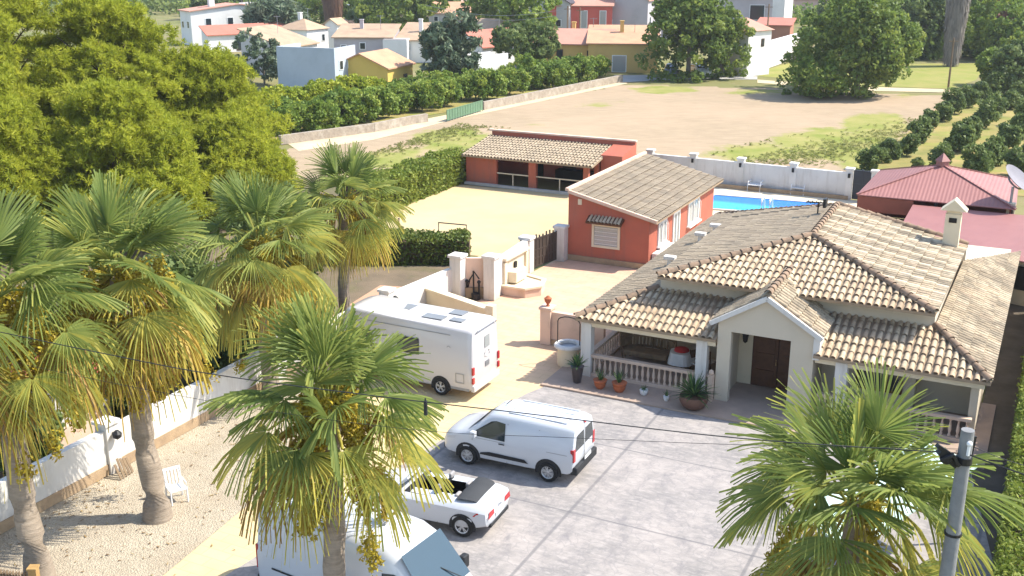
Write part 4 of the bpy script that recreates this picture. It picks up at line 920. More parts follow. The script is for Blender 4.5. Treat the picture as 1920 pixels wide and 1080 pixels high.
tn.add(sum(tp, []), [(i * 7 + j, i * 7 + j + 1, i * 7 + 7 + j + 1, i * 7 + 7 + j) for i in range(4) for j in range(6)])
tn.build('folded_roof', mat('roof_fabric', (0.05, 0.052, 0.055), rough=.9), CV, smooth=60)
fr = MB(); fr.tube([(.98, -.74, .93), (.55, -.62, 1.30), (.5, 0, 1.34), (.55, .62, 1.30), (.98, .74, .93)], .035, 6); fr.build('windscreen_frame', M['car'], CV)
MB().poly((.98, -.72, .94), (.98, .72, .94), (.55, .6, 1.30), (.55, -.6, 1.30)).build('windscreen', M['blueglass'], CV)
MB().box(.45, .62, -.7, .7, .84, .95).build('dashboard', M['trim'], CV)
MB().tube([(.38 + .05 * math.sin(a), .36 + .18 * math.cos(a), .86 + .16 * math.sin(a)) for a in np.linspace(0, 6.28, 14)], .018, 5).build('steering_wheel', M['trim'], CV)
b = MB()
for sd in (1, -1): arches(L, b, (1.3, -1.28), .335, sd)
b.build('wheel_arch', M['trim'], CV)
for sd in (1, -1):
    b = MB(); L.side(b, [(-1.60, .70), (-1.99, .62), (-1.99, .79), (-1.72, .82)], sd, .012); b.poly(*[(-2.03, sd * y, z) for y, z in ((.76, .62), (.36, .64), (.38, .80), (.70, .82))]); b.build('tail_light', M['lamp'], CV)
    b = MB(); L.side(b, [(2.0, .56), (1.7, .64), (1.66, .73), (1.9, .68)], sd, .012); b.build('headlight', M['amber'], CV)
    MB().box(.62, .78, *sorted((sd * .90, sd * 1.06)), .9, 1.02).build('wing_mirror', M['car'], CV, bevel=.02)
    b = MB(); L.side(b, [(.725, .3), (.703, .3), (.655, .92), (.677, .92)], sd, .006); L.side(b, [(-.5, .3), (-.522, .3), (-.53, .92), (-.508, .92)], sd, .006); b.build('door_seam', M['hub'], CV)
    for x in (1.3, -1.28): wheel(CV, x, sd * .81, .33, .21, sd, 5)
MB().lathe((-2.035, 0, .78), [(.06, 0), (.06, .01)], 12).build('round_badge', M['steel'], CV)
MB().box(-2.05, -1.9, -.62, .62, .3, .42).build('rear_valance', M['trim'], CV, bevel=.03); MB().box(-2.045, -2.03, -.26, .26, .5, .6).build('number_plate', M['plastic'], CV)
# ---------------------------------------------------------------- large white van
d1 = Vector((math.cos(R(-32)), math.sin(R(-32)), 0)); nl = Vector((-d1.y, d1.x, 0))
p = G(487, 1100, .3); c0 = Vector((p.x, p.y, 0)) + d1 * 2.95 + nl * 1.0
BV = LT('delivery_van', 'large white high roofed panel van under the front palm, windscreen to the right', 'van', (c0.x, c0.y, 0), R(-32))
st = [(-2.98, .5, 1.25, 2.42, .92, .97, .80), (-2.94, .36, 1.28, 2.50, .97, 1.0, .84), (-2.5, .3, 1.3, 2.56, .99, 1.01, .86), (-.5, .28, 1.3, 2.58, .99, 1.01, .87), (.9, .28, 1.3, 2.54, .99, 1.01, .86), (1.35, .28, 1.3, 2.40, .99, 1.0, .82),
      (2.22, .28, 1.22, 1.42, .98, .98, .86), (2.62, .28, 1.08, 1.24, .95, .95, .80), (2.88, .32, .88, 1.04, .86, .86, .66), (2.98, .4, .72, .86, .74, .74, .52)]
L = Loft(st, .05, .2); L.mesh().build('body', M['car'], BV, smooth=35)
b = MB()
for sd in (1, -1): L.side(b, [(2.05, 1.28), (1.85, 1.24), (.98, 1.24), (.98, 1.95), (1.3, 2.0), (1.5, 1.96)], sd, .015)
b.build('side_window', M['glass'], BV)
b = MB().poly((2.20, -.84, 1.44), (2.20, .84, 1.44), (1.40, .76, 2.40), (1.40, -.76, 2.40)); b.v = [(x + .02, y, z + .03) for x, y, z in b.v]; b.build('windscreen', M['blueglass'], BV)
b = MB()
for sd in (1, -1): L.side(b, [(-.9, .98), (-2.45, .98), (-2.45, 1.03), (-.9, 1.03)], sd, .02)
b.build('door_rail', M['trim'], BV)
b = MB()
for sd in (1, -1): L.side(b, [(.8, .5), (-2.9, .5), (-2.9, .62), (.8, .62)], sd, .02); arches(L, b, (1.85, -1.75), .40, sd)
b.build('side_strip', M['trim'], BV)
for sd in (1, -1):
    MB().box(-3.0, -2.92, sd * .93 - .06, sd * .93 + .075, .85, 1.5).build('tail_light', M['lamp'], BV)
    MB().box(1.72, 1.9, *sorted((sd * 1.06, sd * 1.3)), 1.28, 1.62).build('wing_mirror', M['trim'], BV, bevel=.04)
    b = MB(); L.side(b, [(2.8, .82), (2.45, .9), (2.4, 1.04), (2.7, 1.0)], sd, .015); b.build('headlight', M['amber'], BV)
    b = MB()
    for x in (.85, -.6): L.side(b, [(x + .01, .36), (x - .01, .36), (x - .01, 2.3), (x + .01, 2.3)], sd, .006)
    L.side(b, [(.8, 1.62), (-2.9, 1.62), (-2.9, 1.635), (.8, 1.635)], sd, .006)
    b.build('door_seam', M['hub'], BV)
    for x in (1.85, -1.75): wheel(BV, x, sd * .91, .36, .24, sd, 6)
MB().box(-3.08, -2.9, -.95, .95, .34, .6).build('rear_bumper', M['trim'], BV, bevel=.05); MB().box(2.8, 3.02, -.85, .85, .3, .6).build('front_bumper', M['trim'], BV, bevel=.05)
b = MB()
for sg in (-1, 1): b.poly((-2.99, sg * .08, 1.45), (-2.99, sg * .8, 1.45), (-2.965, sg * .74, 2.1), (-2.965, sg * .08, 2.1))
b.build('rear_window', M['glass'], BV)
b = MB().tube([(2.35, -.1, 1.5), (1.9, -.55, 1.86)], .014, 4).tube([(2.3, .5, 1.5), (1.9, .1, 1.86)], .014, 4); b.build('wiper', M['trim'], BV)
# ---------------------------------------------------------------- motorhome
h2 = math.atan2(.446, -.895); f2 = Vector((-.895, .446, 0)); l2 = Vector((-.446, -.895, 0))
p = G(880, 735, .33); c0 = Vector((p.x, p.y, 0)) + f2 * 3.0 - l2 * 1.0
MH = LT('motorhome', 'white motorhome with roof hatches parked on the yellow drive behind the front palm', 'motorhome', (c0.x, c0.y, 0), h2)
st = [(-3.34, .42, 1.2, 2.66, 1.0, 1.06, .90), (-3.3, .34, 1.2, 2.76, 1.05, 1.09, .97), (-3.1, .3, 1.25, 2.82, 1.07, 1.10, 1.03), (0, .3, 1.25, 2.86, 1.07, 1.10, 1.04), (2.0, .3, 1.3, 2.95, 1.07, 1.10, 1.04), (2.45, .3, 1.25, 2.85, 1.05, 1.08, .98), (2.9, .3, 1.2, 2.35, .98, 1.0, .85),
      (3.05, .3, 1.1, 1.3, .95, .95, .8), (3.5, .32, .95, 1.1, .85, .85, .7), (3.62, .4, .75, .9, .7, .7, .55)]
st = [(q[0], q[1] if q[1] < .4 else q[1], q[2], q[3] * .95, *[k * .95 for k in q[4:]]) for q in st]; L = Loft(st, .03, .14); L.mesh().build('body', M['camper'], MH, smooth=35)
for sd in (1, -1):
    for x0, x1 in ((-.95, -.05), (1.2, 2.0)) if sd > 0 else ((-2.3, -1.3), (.2, 1.2)):
        b = MB(); L.side(b, [(x1, 1.5), (x0, 1.5), (x0, 2.0), (x1, 2.0)], sd, .02); w_ = b.build('window', M['glass'], MH)
        b = MB()
        for (a, e, z0, z1) in ((x0 - .05, x1 + .05, 1.44, 1.5), (x0 - .05, x1 + .05, 2.0, 2.06), (x0 - .05, x0, 1.5, 2.0), (x1, x1 + .05, 1.5, 2.0)): L.side(b, [(e, z0), (a, z0), (a, z1), (e, z1)], sd, .025)
        b.build('window_frame', M['trim'], w_)
    b = MB(); L.side(b, [(2.75, 1.3), (2.2, 1.3), (2.2, 1.75), (2.6, 1.75)], sd, .02); b.build('cab_window', M['glass'], MH)
    wheel(MH, -1.95, sd * .95, .34, .24, sd, 5); wheel(MH, 2.35, sd * .93, .34, .24, sd, 5)
    b = MB(); arches(L, b, (-1.95, 2.35), .36, sd); b.build('wheel_arch', M['trim'], MH)
    b = MB()
    for (x0, x1, z0, z1) in ((-3.0, -2.62, .62, .65), (-3.0, -2.62, .97, 1.0), (-3.0, -2.97, .65, .97), (-2.65, -2.62, .65, .97)): L.side(b, [(x1, z0), (x0, z0), (x0, z1), (x1, z1)], sd, .02)
    b.build('service_hatch', M['steel'], MH)
    b = MB()
    L.side(b, [(-2.35, 1.98), (-2.43, 1.92), (-2.39, 1.92), (-2.33, 1.965), (-2.27, 1.92), (-2.23, 1.92), (-2.31, 1.98)], sd, .02) if sd > 0 else L.side(b, [(-2.1, 1.9), (-2.3, 1.9), (-2.2, 1.98)], sd, .02); b.build('flank_mark', M['steel'], MH)
    MB().box(-3.4, -3.32, sd * .98 - .05, sd * .98 + .06, .66, .88).box(-3.4, -3.32, sd * .98 - .05, sd * .98 + .06, 1.0, 1.28).build('tail_light', M['lamp'], MH)
b = MB().poly((-3.348, -.3, 1.75), (-3.348, .08, 1.75), (-3.346, .08, 2.2), (-3.346, -.3, 2.2)); b.v = [(x - .012, y, z) for x, y, z in b.v]; b.build('rear_window', M['paleglass'], MH)
MB().box(-3.37, -3.345, -.26, .04, 1.02, 1.22).build('number_plate', M['steel'], MH); b = MB()
for k in range(6): b.tube([(-3.36, -.1 + .2 * math.cos(a), 1.5 + .13 * math.sin(a)) for a in (k * 1.05, k * 1.05 + .6)], .012, 4)
b.build('rear_emblem', M['steel'], MH)
MB().box(-3.42, -3.25, -1.0, 1.0, .32, .56).build('rear_bumper', M['camper'], MH, bevel=.04)
b = MB()
for (x, y, sx, sy) in ((-1.3, .35, .9, .45), (-1.9, -.45, .6, .5), (-2.3, .3, .55, .35), (.3, -.2, .6, .6)): b.cbox((x, y, 2.70), sx, sy, .06)
b.build('roof_hatch', mat('smoked_hatch', (0.20, 0.205, 0.21), rough=.3), MH)
MB().poly((2.93, -.8, 1.45), (2.93, .8, 1.45), (2.88, .74, 2.2), (2.88, -.74, 2.2)).build('windscreen', M['glass'], MH)
b = MB(); L.side(b, [(2.6, .34), (-3.2, .34), (-3.2, .44), (2.6, .44)], 1, .016); L.side(b, [(2.6, .34), (-3.2, .34), (-3.2, .44), (2.6, .44)], -1, .016); b.build('side_strip', M['hub'], MH)
b = MB(); L.side(b, [(1.9, 2.42), (-2.4, 2.38), (-2.4, 2.41), (1.9, 2.45)], 1, .02); b.build('awning_rail', M['hub'], MH)
MB().tube([(-3.38, .75, 2.5), (-3.42, .75, 2.6), (-3.42, -.75, 2.6), (-3.38, -.75, 2.5)], .02, 5).build('marker_rail', M['steel'], MH)
for y0 in (-.55, -.2, .15, .5): MB().box(-1.85, .1, y0, y0 + .05, 1.872, 1.892).build('roof_rib', M['car'], VA)
MB().box(-2.226, -2.219, -.012, .012, .62, 1.72).build('rear_door_seam', M['hub'], VA)
MB().tube([(-2.2, 0, 1.8), (-2.215, 0, 1.82)], .05, 6).build('brake_light', M['lamp'], VA)
MB().tube([(.45, 0, 1.88), (.25, 0, 2.08)], .012, 4).build('aerial', M['trim'], VA)
MH.scale = (.94, 1, 1)
# ================================================================== UTILITY POLE AND WIRES
def up(u, v_, y):                            # a point seen at (u, v) at forward distance y
    a = (u - 960) / FPX; b = (540 - v_) / FPX; t_ = y / (_c + b * _s); return Vector((a * t_, y, CH + t_ * (-_s + b * _c)))
tp = up(1815, 806, 17.0)
UP = LT('utility_pole', 'grey concrete utility pole with black cable bracket in front of the right palm', 'pole', (tp.x, tp.y, 0))
MB().tube([(-.02, .1, 0), (0, 0, tp.z)], [.17, .11], 12).build('post', M['pole'], UP, smooth=60)
b = MB(); zc = tp.z - .62
b.lathe((0, 0, zc), [(.135, 0), (.135, .12)], 12).bar((-.1, 0, zc + .06), (-.5, -.02, zc + .34), .1, .07).bar((-.12, 0, zc - .02), (-.44, 0, zc + .24), .14, .14).ball((-.3, 0, zc + .1), .12).bar((.1, 0, zc + .05), (.14, 0, zc + .5), .04, .04).tube([(-.12, -.1, zc), (-.25, -.12, zc + .2), (-.45, -.1, zc + .1)], .04, 5)
b.build('cable_bracket', M['iron'], UP)
MB().lathe((0, .04, zc - 1.4), [(.15, 0), (.15, .05)], 12).build('pole_band', M['iron'], UP)
MB().ball((.0, -.13, zc + .42), .05).tube([(0, -.12, zc + .2), (0, -.13, zc + .45)], .03, 5).build('insulator', M['plastic'], UP)
def wire(label, pts, r=.013, n=40):
    P = [up(*q) for q in pts]; c = []
    for i in range(len(P) - 1):
        k = n // (len(P) - 1); p0, p1, p2, p3 = P[max(i - 1, 0)], P[i], P[i + 1], P[min(i + 2, len(P) - 1)]
        for j in range(k + (i == len(P) - 2)):
            t_ = j / k; c.append(.5 * ((2 * p1) + (p2 - p0) * t_ + (2 * p0 - 5 * p1 + 4 * p2 - p3) * t_ ** 2 + (3 * p1 - p0 - 3 * p2 + p3) * t_ ** 3))
    return lsolo(MB().tube([x - c[0] for x in c], r, 5), 'overhead_cable', M['trim'], label, 'cable', c[0])
wire('thick black cable crossing the whole yard from the pole to the left', [(1800, 850, 17), (1390, 822, 17.4), (1000, 777, 18.2), (700, 742, 19), (400, 702, 20), (180, 660, 21), (-60, 610, 22.5)], .011)
wire('thinner upper cable crossing just above the small white van', [(1800, 842, 17), (1390, 834, 17.4), (1050, 820, 18.2), (800, 808, 19), (500, 770, 20.5), (200, 716, 22), (-60, 660, 23.5)], .005)
wire('cable running from the pole out of the frame to the right', [(1806, 848, 17), (1870, 872, 16.6), (1960, 902, 16.2), (2060, 928, 15.8)], .014)
wire('short upper cable leaving the pole to the right', [(1812, 832, 17), (1880, 860, 17.4), (1960, 884, 17.8)], .007)
q = up(798, 765, 18.7); lsolo(MB().tube([(0, 0, -.14), (0, 0, .14)], .035, 6).tube([(0, 0, .1), (.0, 0, .2)], .015, 5), 'cable_splice', M['trim'], 'small black splice weight on the thick cable above the driveway', 'cable fitting', q)
# ================================================================== FOLIAGE
def npmesh(name, V, F, tint, m, parent=None, org=None):
    me = bpy.data.meshes.new(name); V = np.asarray(V, np.float32); F = np.asarray(F, np.int32); k = F.shape[1]
    me.vertices.add(len(V)); me.vertices.foreach_set('co', V.ravel()); me.loops.add(F.size); me.loops.foreach_set('vertex_index', F.ravel())
    me.polygons.add(len(F)); me.polygons.foreach_set('loop_start', np.arange(0, F.size, k, dtype=np.int32)); me.update(calc_edges=True); me.validate()
    me.materials.append(m); at = me.attributes.new('tint', 'FLOAT', 'FACE'); at.data.foreach_set('value', np.asarray(tint, np.float32))
    o = bpy.data.objects.new(name, me); COL.objects.link(o)
    if parent: o.parent = parent
    return o
def leafcloud(C, rad, per, size, rng, elong=1.0, outward=.6, up=.25, flat=.85, shell=.55):
    # C clump centres, rad clump radii; per leaves in each clump; returns quads
    n = len(C) * per; c = np.repeat(C, per, 0); r = np.repeat(rad, per)[:, None]
    d = rng.normal(size=(n, 3)); d /= np.linalg.norm(d, axis=1)[:, None]
    q = rng.random((n, 1)) ** (1 / 3.); q = shell + (1 - shell) * q if shell < 1 else q
    P = c + d * r * q * np.array([1, 1, flat])
    nr = rng.normal(size=(n, 3)) * .75 + d * outward + np.array([0, 0, up]); nr /= np.linalg.norm(nr, axis=1)[:, None]
    t_ = np.cross(nr, rng.normal(size=(n, 3))); t_ /= np.linalg.norm(t_, axis=1)[:, None] + 1e-9; b = np.cross(nr, t_)
    s = size * rng.uniform(.6, 1.35, (n, 1)); t_ = t_ * s * elong; b = b * s / elong ** .5
    V = np.stack([P - t_, P - b * .7 + t_ * .1, P + t_, P + b * .7 + t_ * .1], 1).reshape(-1, 3)
    F = np.arange(4 * n).reshape(n, 4)
    tint = np.clip(np.repeat(rng.normal(.5, .2, len(C)), per) + rng.normal(0, .14, n), 0, 1)
    return V, F, tint
def crownpts(rng, n, rx, rz, zc, lob=7, jit=.25, fill=.35):
    # clump centres over a lumpy crown
    L = rng.normal(size=(lob, 3)); L /= np.linalg.norm(L, axis=1)[:, None]; A = rng.uniform(.05, jit, lob)
    d = rng.normal(size=(n, 3)); d[:, 2] = d[:, 2] * .9 + .15; d /= np.linalg.norm(d, axis=1)[:, None]
    k = 1 - jit * .5 + sum(a * np.clip((d @ l) * 2.2 - 1.0, 0, 1)[:, None] * 2 for a, l in zip(A, L))
    q = np.where(rng.random((n, 1)) < fill, rng.uniform(.3, .8, (n, 1)), rng.uniform(.82, 1.0, (n, 1)))
    return d * k * q * np.array([rx, rx, rz]) + np.array([0, 0, zc])
LM = {}
LM['pine'] = leafmat('pine_needles', (0.25, 0.285, 0.027), (0.38, 0.41, 0.038), (0.50, 0.50, 0.058), .55)
LM['citrus'] = leafmat('citrus_leaf', (0.102, 0.167, 0.029), (0.189, 0.268, 0.043), (0.319, 0.362, 0.058), .4)
LM['lime'] = leafmat('yellow_green_leaf', (0.165, 0.225, 0.018), (0.285, 0.330, 0.027), (0.420, 0.420, 0.045), .35)
LM['dark'] = leafmat('dark_tree_leaf', (0.075, 0.115, 0.034), (0.14, 0.19, 0.052), (0.23, 0.275, 0.085), .4)
LM['mid'] = leafmat('broad_tree_leaf', (0.10, 0.155, 0.034), (0.175, 0.24, 0.048), (0.29, 0.33, 0.065), .45)
LM['loquat'] = leafmat('loquat_leaf', (0.060, 0.098, 0.053), (0.120, 0.165, 0.090), (0.255, 0.285, 0.180), .2)
LM['cane'] = leafmat('cane_leaf', (0.090, 0.150, 0.060), (0.140, 0.200, 0.080), (0.200, 0.250, 0.100), .3)
LM['redleaf'] = leafmat('rusty_leaf', (0.100, 0.030, 0.015), (0.170, 0.055, 0.025), (0.220, 0.090, 0.035), .2)
LM['hedge'] = leafmat('hedge_leaf', (0.13, 0.18, 0.028), (0.20, 0.25, 0.036), (0.30, 0.32, 0.06), .35)
LM['hedgedk'] = leafmat('dark_hedge_leaf', (0.065, 0.098, 0.021), (0.117, 0.156, 0.026), (0.208, 0.221, 0.039), .2)
LM['dryhedge'] = leafmat('dry_hedge_leaf', (0.120, 0.060, 0.035), (0.190, 0.095, 0.050), (0.250, 0.150, 0.080), .1)
LM['grass'] = leafmat('grass_blade', (0.160, 0.190, 0.040), (0.240, 0.250, 0.070), (0.340, 0.310, 0.130), .4)
LM['palm'] = leafmat('palm_leaf', (0.14, 0.20, 0.05), (0.28, 0.32, 0.08), (0.54, 0.46, 0.09), .48)
LM['deadpalm'] = leafmat('dry_palm_leaf', (0.220, 0.120, 0.040), (0.400, 0.260, 0.055), (0.480, 0.380, 0.070), .25)
LM['fruit'] = leafmat('palm_fruit', (0.240, 0.170, 0.015), (0.360, 0.270, 0.020), (0.440, 0.360, 0.040), .15)
M['bark'] = mat('pine_bark', (0.14, 0.095, 0.06), (0.09, 0.06, 0.04), 5, bump=.5)
M['greybark'] = mat('grey_bark', (0.20, 0.17, 0.13), (0.13, 0.11, 0.085), 5, bump=.4)
def trunkmb(h, r, rng, limbs=4, spread=1.5, lean=0):
    mb = MB(); x = lean
    mb.tube([(0, 0, -.05), (x * .3, .05, h * .4), (x, -.04, h * .8), (x * 1.1, 0, h)], [r * 1.3, r, r * .75, r * .4], 9)
    for k in range(limbs):
        az = 6.28 * k / limbs + rng.uniform(-.4, .4); z0 = h * rng.uniform(.4, .75); l = spread * rng.uniform(.6, 1)
        mb.tube([(x * .6, 0, z0), (x * .6 + l * .5 * math.cos(az), l * .5 * math.sin(az), z0 + l * .55), (x * .6 + l * math.cos(az), l * math.sin(az), z0 + l * 1.0)], [r * .5, r * .3, r * .12], 6)
    return mb
def tree(name, label, loc, h, rx, m, seed, base=.25, n=150, per=42, size=.2, cr=.5, elong=1.0, cat='tree', group=None, trunk_r=None, jit=.3, lob=8, limbs=5, bark='greybark', flat=.85):
    rng = np.random.default_rng(seed); t_ = LT(name, label, cat, loc, 0, group)
    zb = h * base; rz = (h - zb) / 2
    trunkmb(zb + rz * .9, trunk_r or h * .022, rng, limbs, rx * .7).build('trunk', M[bark], t_, smooth=60)
    C = crownpts(rng, n, rx * .78, rz * .92, zb + rz, lob, jit); C[:, 2] = np.maximum(C[:, 2], .25)
    V, F, tn = leafcloud(C, np.full(n, cr) * rng.uniform(.65, 1.3, n), per, size, rng, elong, flat=flat, shell=.3)
    V[:, 2] = np.maximum(V[:, 2], .02)
    npmesh('crown', V, F, tn, LM[m] if isinstance(m, str) else m, t_); return t_
# ------------------------------------------------------------------ the pines on the left
def pine(label, loc, h, rx, seed, base=.16, n=60):
    rng = np.random.default_rng(seed); t_ = LT('pine_tree', label, 'tree', loc)
    zb = h * base; rz = (h - zb) / 2
    trunkmb(h * .8, .24, rng, 9, rx * .5).build('trunk', M['bark'], t_, smooth=60)
    zz = rng.random(n) ** 1.05; az = rng.random(n) * 6.283; lob = 1 + .16 * np.sin(az * 3 + seed) + .12 * np.sin(az * 5 + zz * 7 + seed)
    pr = np.sqrt(np.maximum(0, 1 - zz ** 2.4)) * (.72 + .28 * np.sin(math.pi * np.minimum(1, zz * 1.3))) * lob * rx * np.where(rng.random(n) < .25, rng.uniform(.2, .7, n), rng.uniform(.8, 1.0, n))
    B = np.stack([np.cos(az) * pr, np.sin(az) * pr, .4 + zz * (h - 1.2)], 1)      # boughs
    sub = []; rr = []
    for b_ in B:
        k = rng.integers(30, 46); R0 = rng.uniform(1.0, 1.75); d = rng.normal(size=(k, 3)); d[:, 2] = np.abs(d[:, 2]) * .8 - .15
        d /= np.linalg.norm(d, axis=1)[:, None]; sub.append(b_ + d * R0 * np.array([1, 1, .85]) * rng.uniform(.6, 1.0, (k, 1))); rr.append(np.full(k, .25) * rng.uniform(.7, 1.3, k))
    C = np.concatenate(sub); rr = np.concatenate(rr); bt = np.concatenate([np.full(len(s_), v) for s_, v in zip(sub, rng.normal(0, .12, len(sub)))])
    per = 34; n_ = len(C) * per; c = np.repeat(C, per, 0); r = np.repeat(rr, per)[:, None]
    d = rng.normal(size=(n_, 3)); d[:, 2] += .55; d /= np.linalg.norm(d, axis=1)[:, None]
    P0 = c + d * r * .25; P1 = c + d * r * rng.uniform(.9, 1.5, (n_, 1)); w_ = np.cross(d, rng.normal(size=(n_, 3))); w_ /= np.linalg.norm(w_, axis=1)[:, None]; w_ *= .022 * rng.uniform(.7, 1.4, (n_, 1))
    V = np.stack([P0 - w_, P0 + w_, P1 + w_ * .7, P1 - w_ * .7], 1).reshape(-1, 3); V[:, 2] = np.maximum(V[:, 2], .02); F = np.arange(4 * n_).reshape(n_, 4)
    tn = np.clip(np.repeat(rng.normal(.5, .16, len(C)) + bt, per) + rng.normal(0, .12, n_), 0, 1)
    npmesh('crown', V, F, tn, LM['pine'], t_)
pine('tallest yellow-green pine at the top left corner of the picture', (-31.5, 67, 0), 15.5, 7.4, 1, .06, 190)
pine('broad yellow-green pine in the middle of the pine group', (-25.0, 69, 0), 12.9, 6.6, 2, .03, 150)
pine('right hand pine of the group, next to the citrus trees', (-19.6, 70, 0), 9.8, 4.9, 3, .03, 120)
pine('front pine of the group, behind the two leftmost palms', (-22.0, 60, 0), 8.8, 5.0, 4, .05, 110)
pine('left front pine at the picture edge above the leftmost palm', (-28.8, 57.5, 0), 10.0, 5.8, 5, .05, 130)
pine('far left pine rising behind the tallest one', (-38.0, 76, 0), 15.0, 6.0, 7, .05, 120)
pine('low bright pine between the pine group and the hedge', (-17.2, 65, 0), 6.2, 3.5, 6, .04, 62)
# ------------------------------------------------------------------ fan palms
def palm(label, loc, hub, L, seed, nleaf=44, trunk=(.30, .24), skirt=16, strands=6, lean=(0, 0), yaw=0, fall_el=2.35):
    rng = np.random.default_rng(seed); t_ = LT('fan_palm', label, 'palm', loc)
    hx, hy = lean
    mb = MB(); ks = 14
    for_r = [trunk[0] * (1.35 if k == 0 else 1.12 if k == 1 else 1) + (trunk[1] - trunk[0]) * k / ks + (.012 if k % 2 else -.008) for k in range(ks + 1)]
    mb.tube([(hx * k / ks + .03 * math.sin(k), hy * k / ks, -.05 + (hub + .05) * k / ks) for k in range(ks + 1)], for_r, 14)
    mb.build('trunk', palmbark, t_, smooth=70)
    H = np.array([hx, hy, hub])
    def fan(parts, az, el, Lp, Lb, tint, droop, nseg, spread=2.1):
        Vs, Fs, Ts = parts
        d = np.array([math.cos(az) * math.cos(el), math.sin(az) * math.cos(el), math.sin(el)])
        h0 = H + np.array([math.cos(az), math.sin(az), 0]) * .12 + np.array([0, 0, rng.uniform(-.25, .25)])
        mid = h0 + d * Lp * .55; g = np.array([0, 0, -1.0])
        end = h0 + d * Lp + g * Lp * .22 * math.cos(el)
        fd = (end - mid); fd /= np.linalg.norm(fd)
        sd = np.cross(fd, [0, 0, 1.0]); ln = np.linalg.norm(sd); sd = sd / ln if ln > .05 else np.array([-math.sin(az), math.cos(az), 0])
        rol = rng.normal(0, .35); upv = np.cross(sd, fd); sd = sd * math.cos(rol) + upv * math.sin(rol); nrm = np.cross(sd, fd)
        # petiole
        o = len(Vs); w_ = sd * .035; w2 = nrm * .03
        for p in (h0, mid, end): Vs += [p - w_, p + w2, p + w_, p - w2]
        for k in range(2):
            for j in range(4): Fs.append((o + k * 4 + j, o + k * 4 + (j + 1) % 4, o + k * 4 + 4 + (j + 1) % 4, o + k * 4 + 4 + j)); Ts.append(min(1, tint + .28))
        dphi = 2 * spread / nseg
        for s_ in range(nseg):
            if rng.random() < .07: continue
            ph = -spread + dphi * (s_ + .5); l = Lb * (.62 + .38 * math.cos(ph * .62)) * rng.uniform(.9, 1.06)
            e = fd * math.cos(ph) + sd * math.sin(ph)
            fold = nrm * (-.16 * abs(math.sin(ph)) )          # shallow V of the blade
            e = e + fold; e /= np.linalg.norm(e); t2 = sd * math.cos(ph) - fd * math.sin(ph)
            dr = droop * rng.uniform(.7, 1.4); o = len(Vs)
            for f, wd in ((.04, .5), (.30, .85), (.52, .42), (.78, .22), (1.0, .02)):
                q = max(0, f - .4) / .6
                p = end + e * l * f * (1 - .12 * q * dr) + g * l * dr * .5 * q ** 1.7
                hw = l * min(f, .45) * dphi * wd * .5 + .004
                up_ = nrm * (.02 if s_ % 2 else -.02) * (1 if f > .1 else 0)
                Vs += [p - t2 * hw + up_, p + t2 * hw - up_]
            tt = np.clip(tint + rng.normal(0, .15), 0, 1)
            for k in range(4): Fs.append((o + 2 * k, o + 2 * k + 1, o + 2 * k + 3, o + 2 * k + 2)); Ts.append(min(1, tt + (.10 if k == 3 else 0)))
    green = ([], [], []); dry = ([], [], [])
    for i in range(nleaf):
        f = i / (nleaf - 1); az = i * 2.39996 + rng.normal(0, .15) + yaw
        el = 1.45 - fall_el * f ** 1.15 + rng.normal(0, .12)
        fan(green, az, el, L * (.44 + .16 * f) * rng.uniform(.85, 1.1), L * (.56 - .06 * f) * rng.uniform(.9, 1.1), np.clip(.26 + 1.15 * max(0, f - .45) + rng.normal(0, .11), 0, 1), .2 + .75 * f * f, 46, 1.75)
    for i in range(skirt):
        az = i * 2.39996 + rng.normal(0, .4) + 1; el = rng.uniform(-1.2, -.35)
        fan(dry, az, el, L * rng.uniform(.38, .62), L * rng.uniform(.40, .55), np.clip(rng.normal(.55, .25), 0, 1), 1.1, 22, 1.7)
    npmesh('crown', green[0], green[1], green[2], LM['palm'], t_)
    if skirt: npmesh('dead_fronds', dry[0], dry[1], dry[2], LM['deadpalm'], t_)
    for i in range(strands):
        az = 6.28 * i / strands + rng.normal(0, .5) + yaw; reach = L * rng.uniform(.22, .75); fall = L * rng.uniform(.8, 1.5)
        pts = [H + np.array([math.cos(az) * reach * f, math.sin(az) * reach * f, .15 * L * math.sin(2.4 * f) - fall * max(0, f - .45) ** 1.5 * 2.2]) for f in np.linspace(0, 1, 9)]
        pts = [np.asarray(p) for p in pts]
        C = []
        for k in range(4, 9):
            for q in range(13): C.append(pts[k] + rng.normal(0, .085, 3) * np.array([1, 1, .5]) + np.array([0, 0, -rng.uniform(0, .55) * L * .3]))
        C = np.array(C); V, F, tn = leafcloud(C, np.full(len(C), .16), 14, .05, rng, 1.2, flat=1.4, shell=.1)
        mbk = MB().tube([tuple(p) for p in pts], .018, 4); v0 = len(V)
        V2 = np.concatenate([V, np.array(mbk.v)]); F2 = np.concatenate([F, np.array([f for f in mbk.f if len(f) == 4]) + v0]); tn2 = np.concatenate([tn, np.full(len(F2) - len(F), .8)])
        npmesh('fruit_cluster', V2, F2, tn2, LM['fruit'], t_)
    return t_
def palmbark_mat():
    m, t, b = nodes('palm_trunk'); b.inputs['Roughness'].default_value = .95
    n1 = noise(t, 3, 6, .7, 'Object', (1, 1, 5)); n2 = noise(t, 1.2, 4)
    col = mixc(t, ramp(t, n1, .35, .65), rgb((0.33, 0.265, 0.20)), rgb((0.21, 0.165, 0.12))); col = mixc(t, ramp(t, n2, .5, .7, 0, .6), col, rgb((0.38, 0.31, 0.235)))
    t.links.new(col, b.inputs['Base Color']); bumpit(t, b, n1, .7, .06); return m
palmbark = palmbark_mat()
def onground(u, v_): return G(u, v_)
palm('leftmost fan palm, cut by the picture edge, its trunk at the bottom left corner', G(78, 1105), 7.5, 3.1, 11, 38, (.33, .25), 16, 9, (-.35, .1), .3)
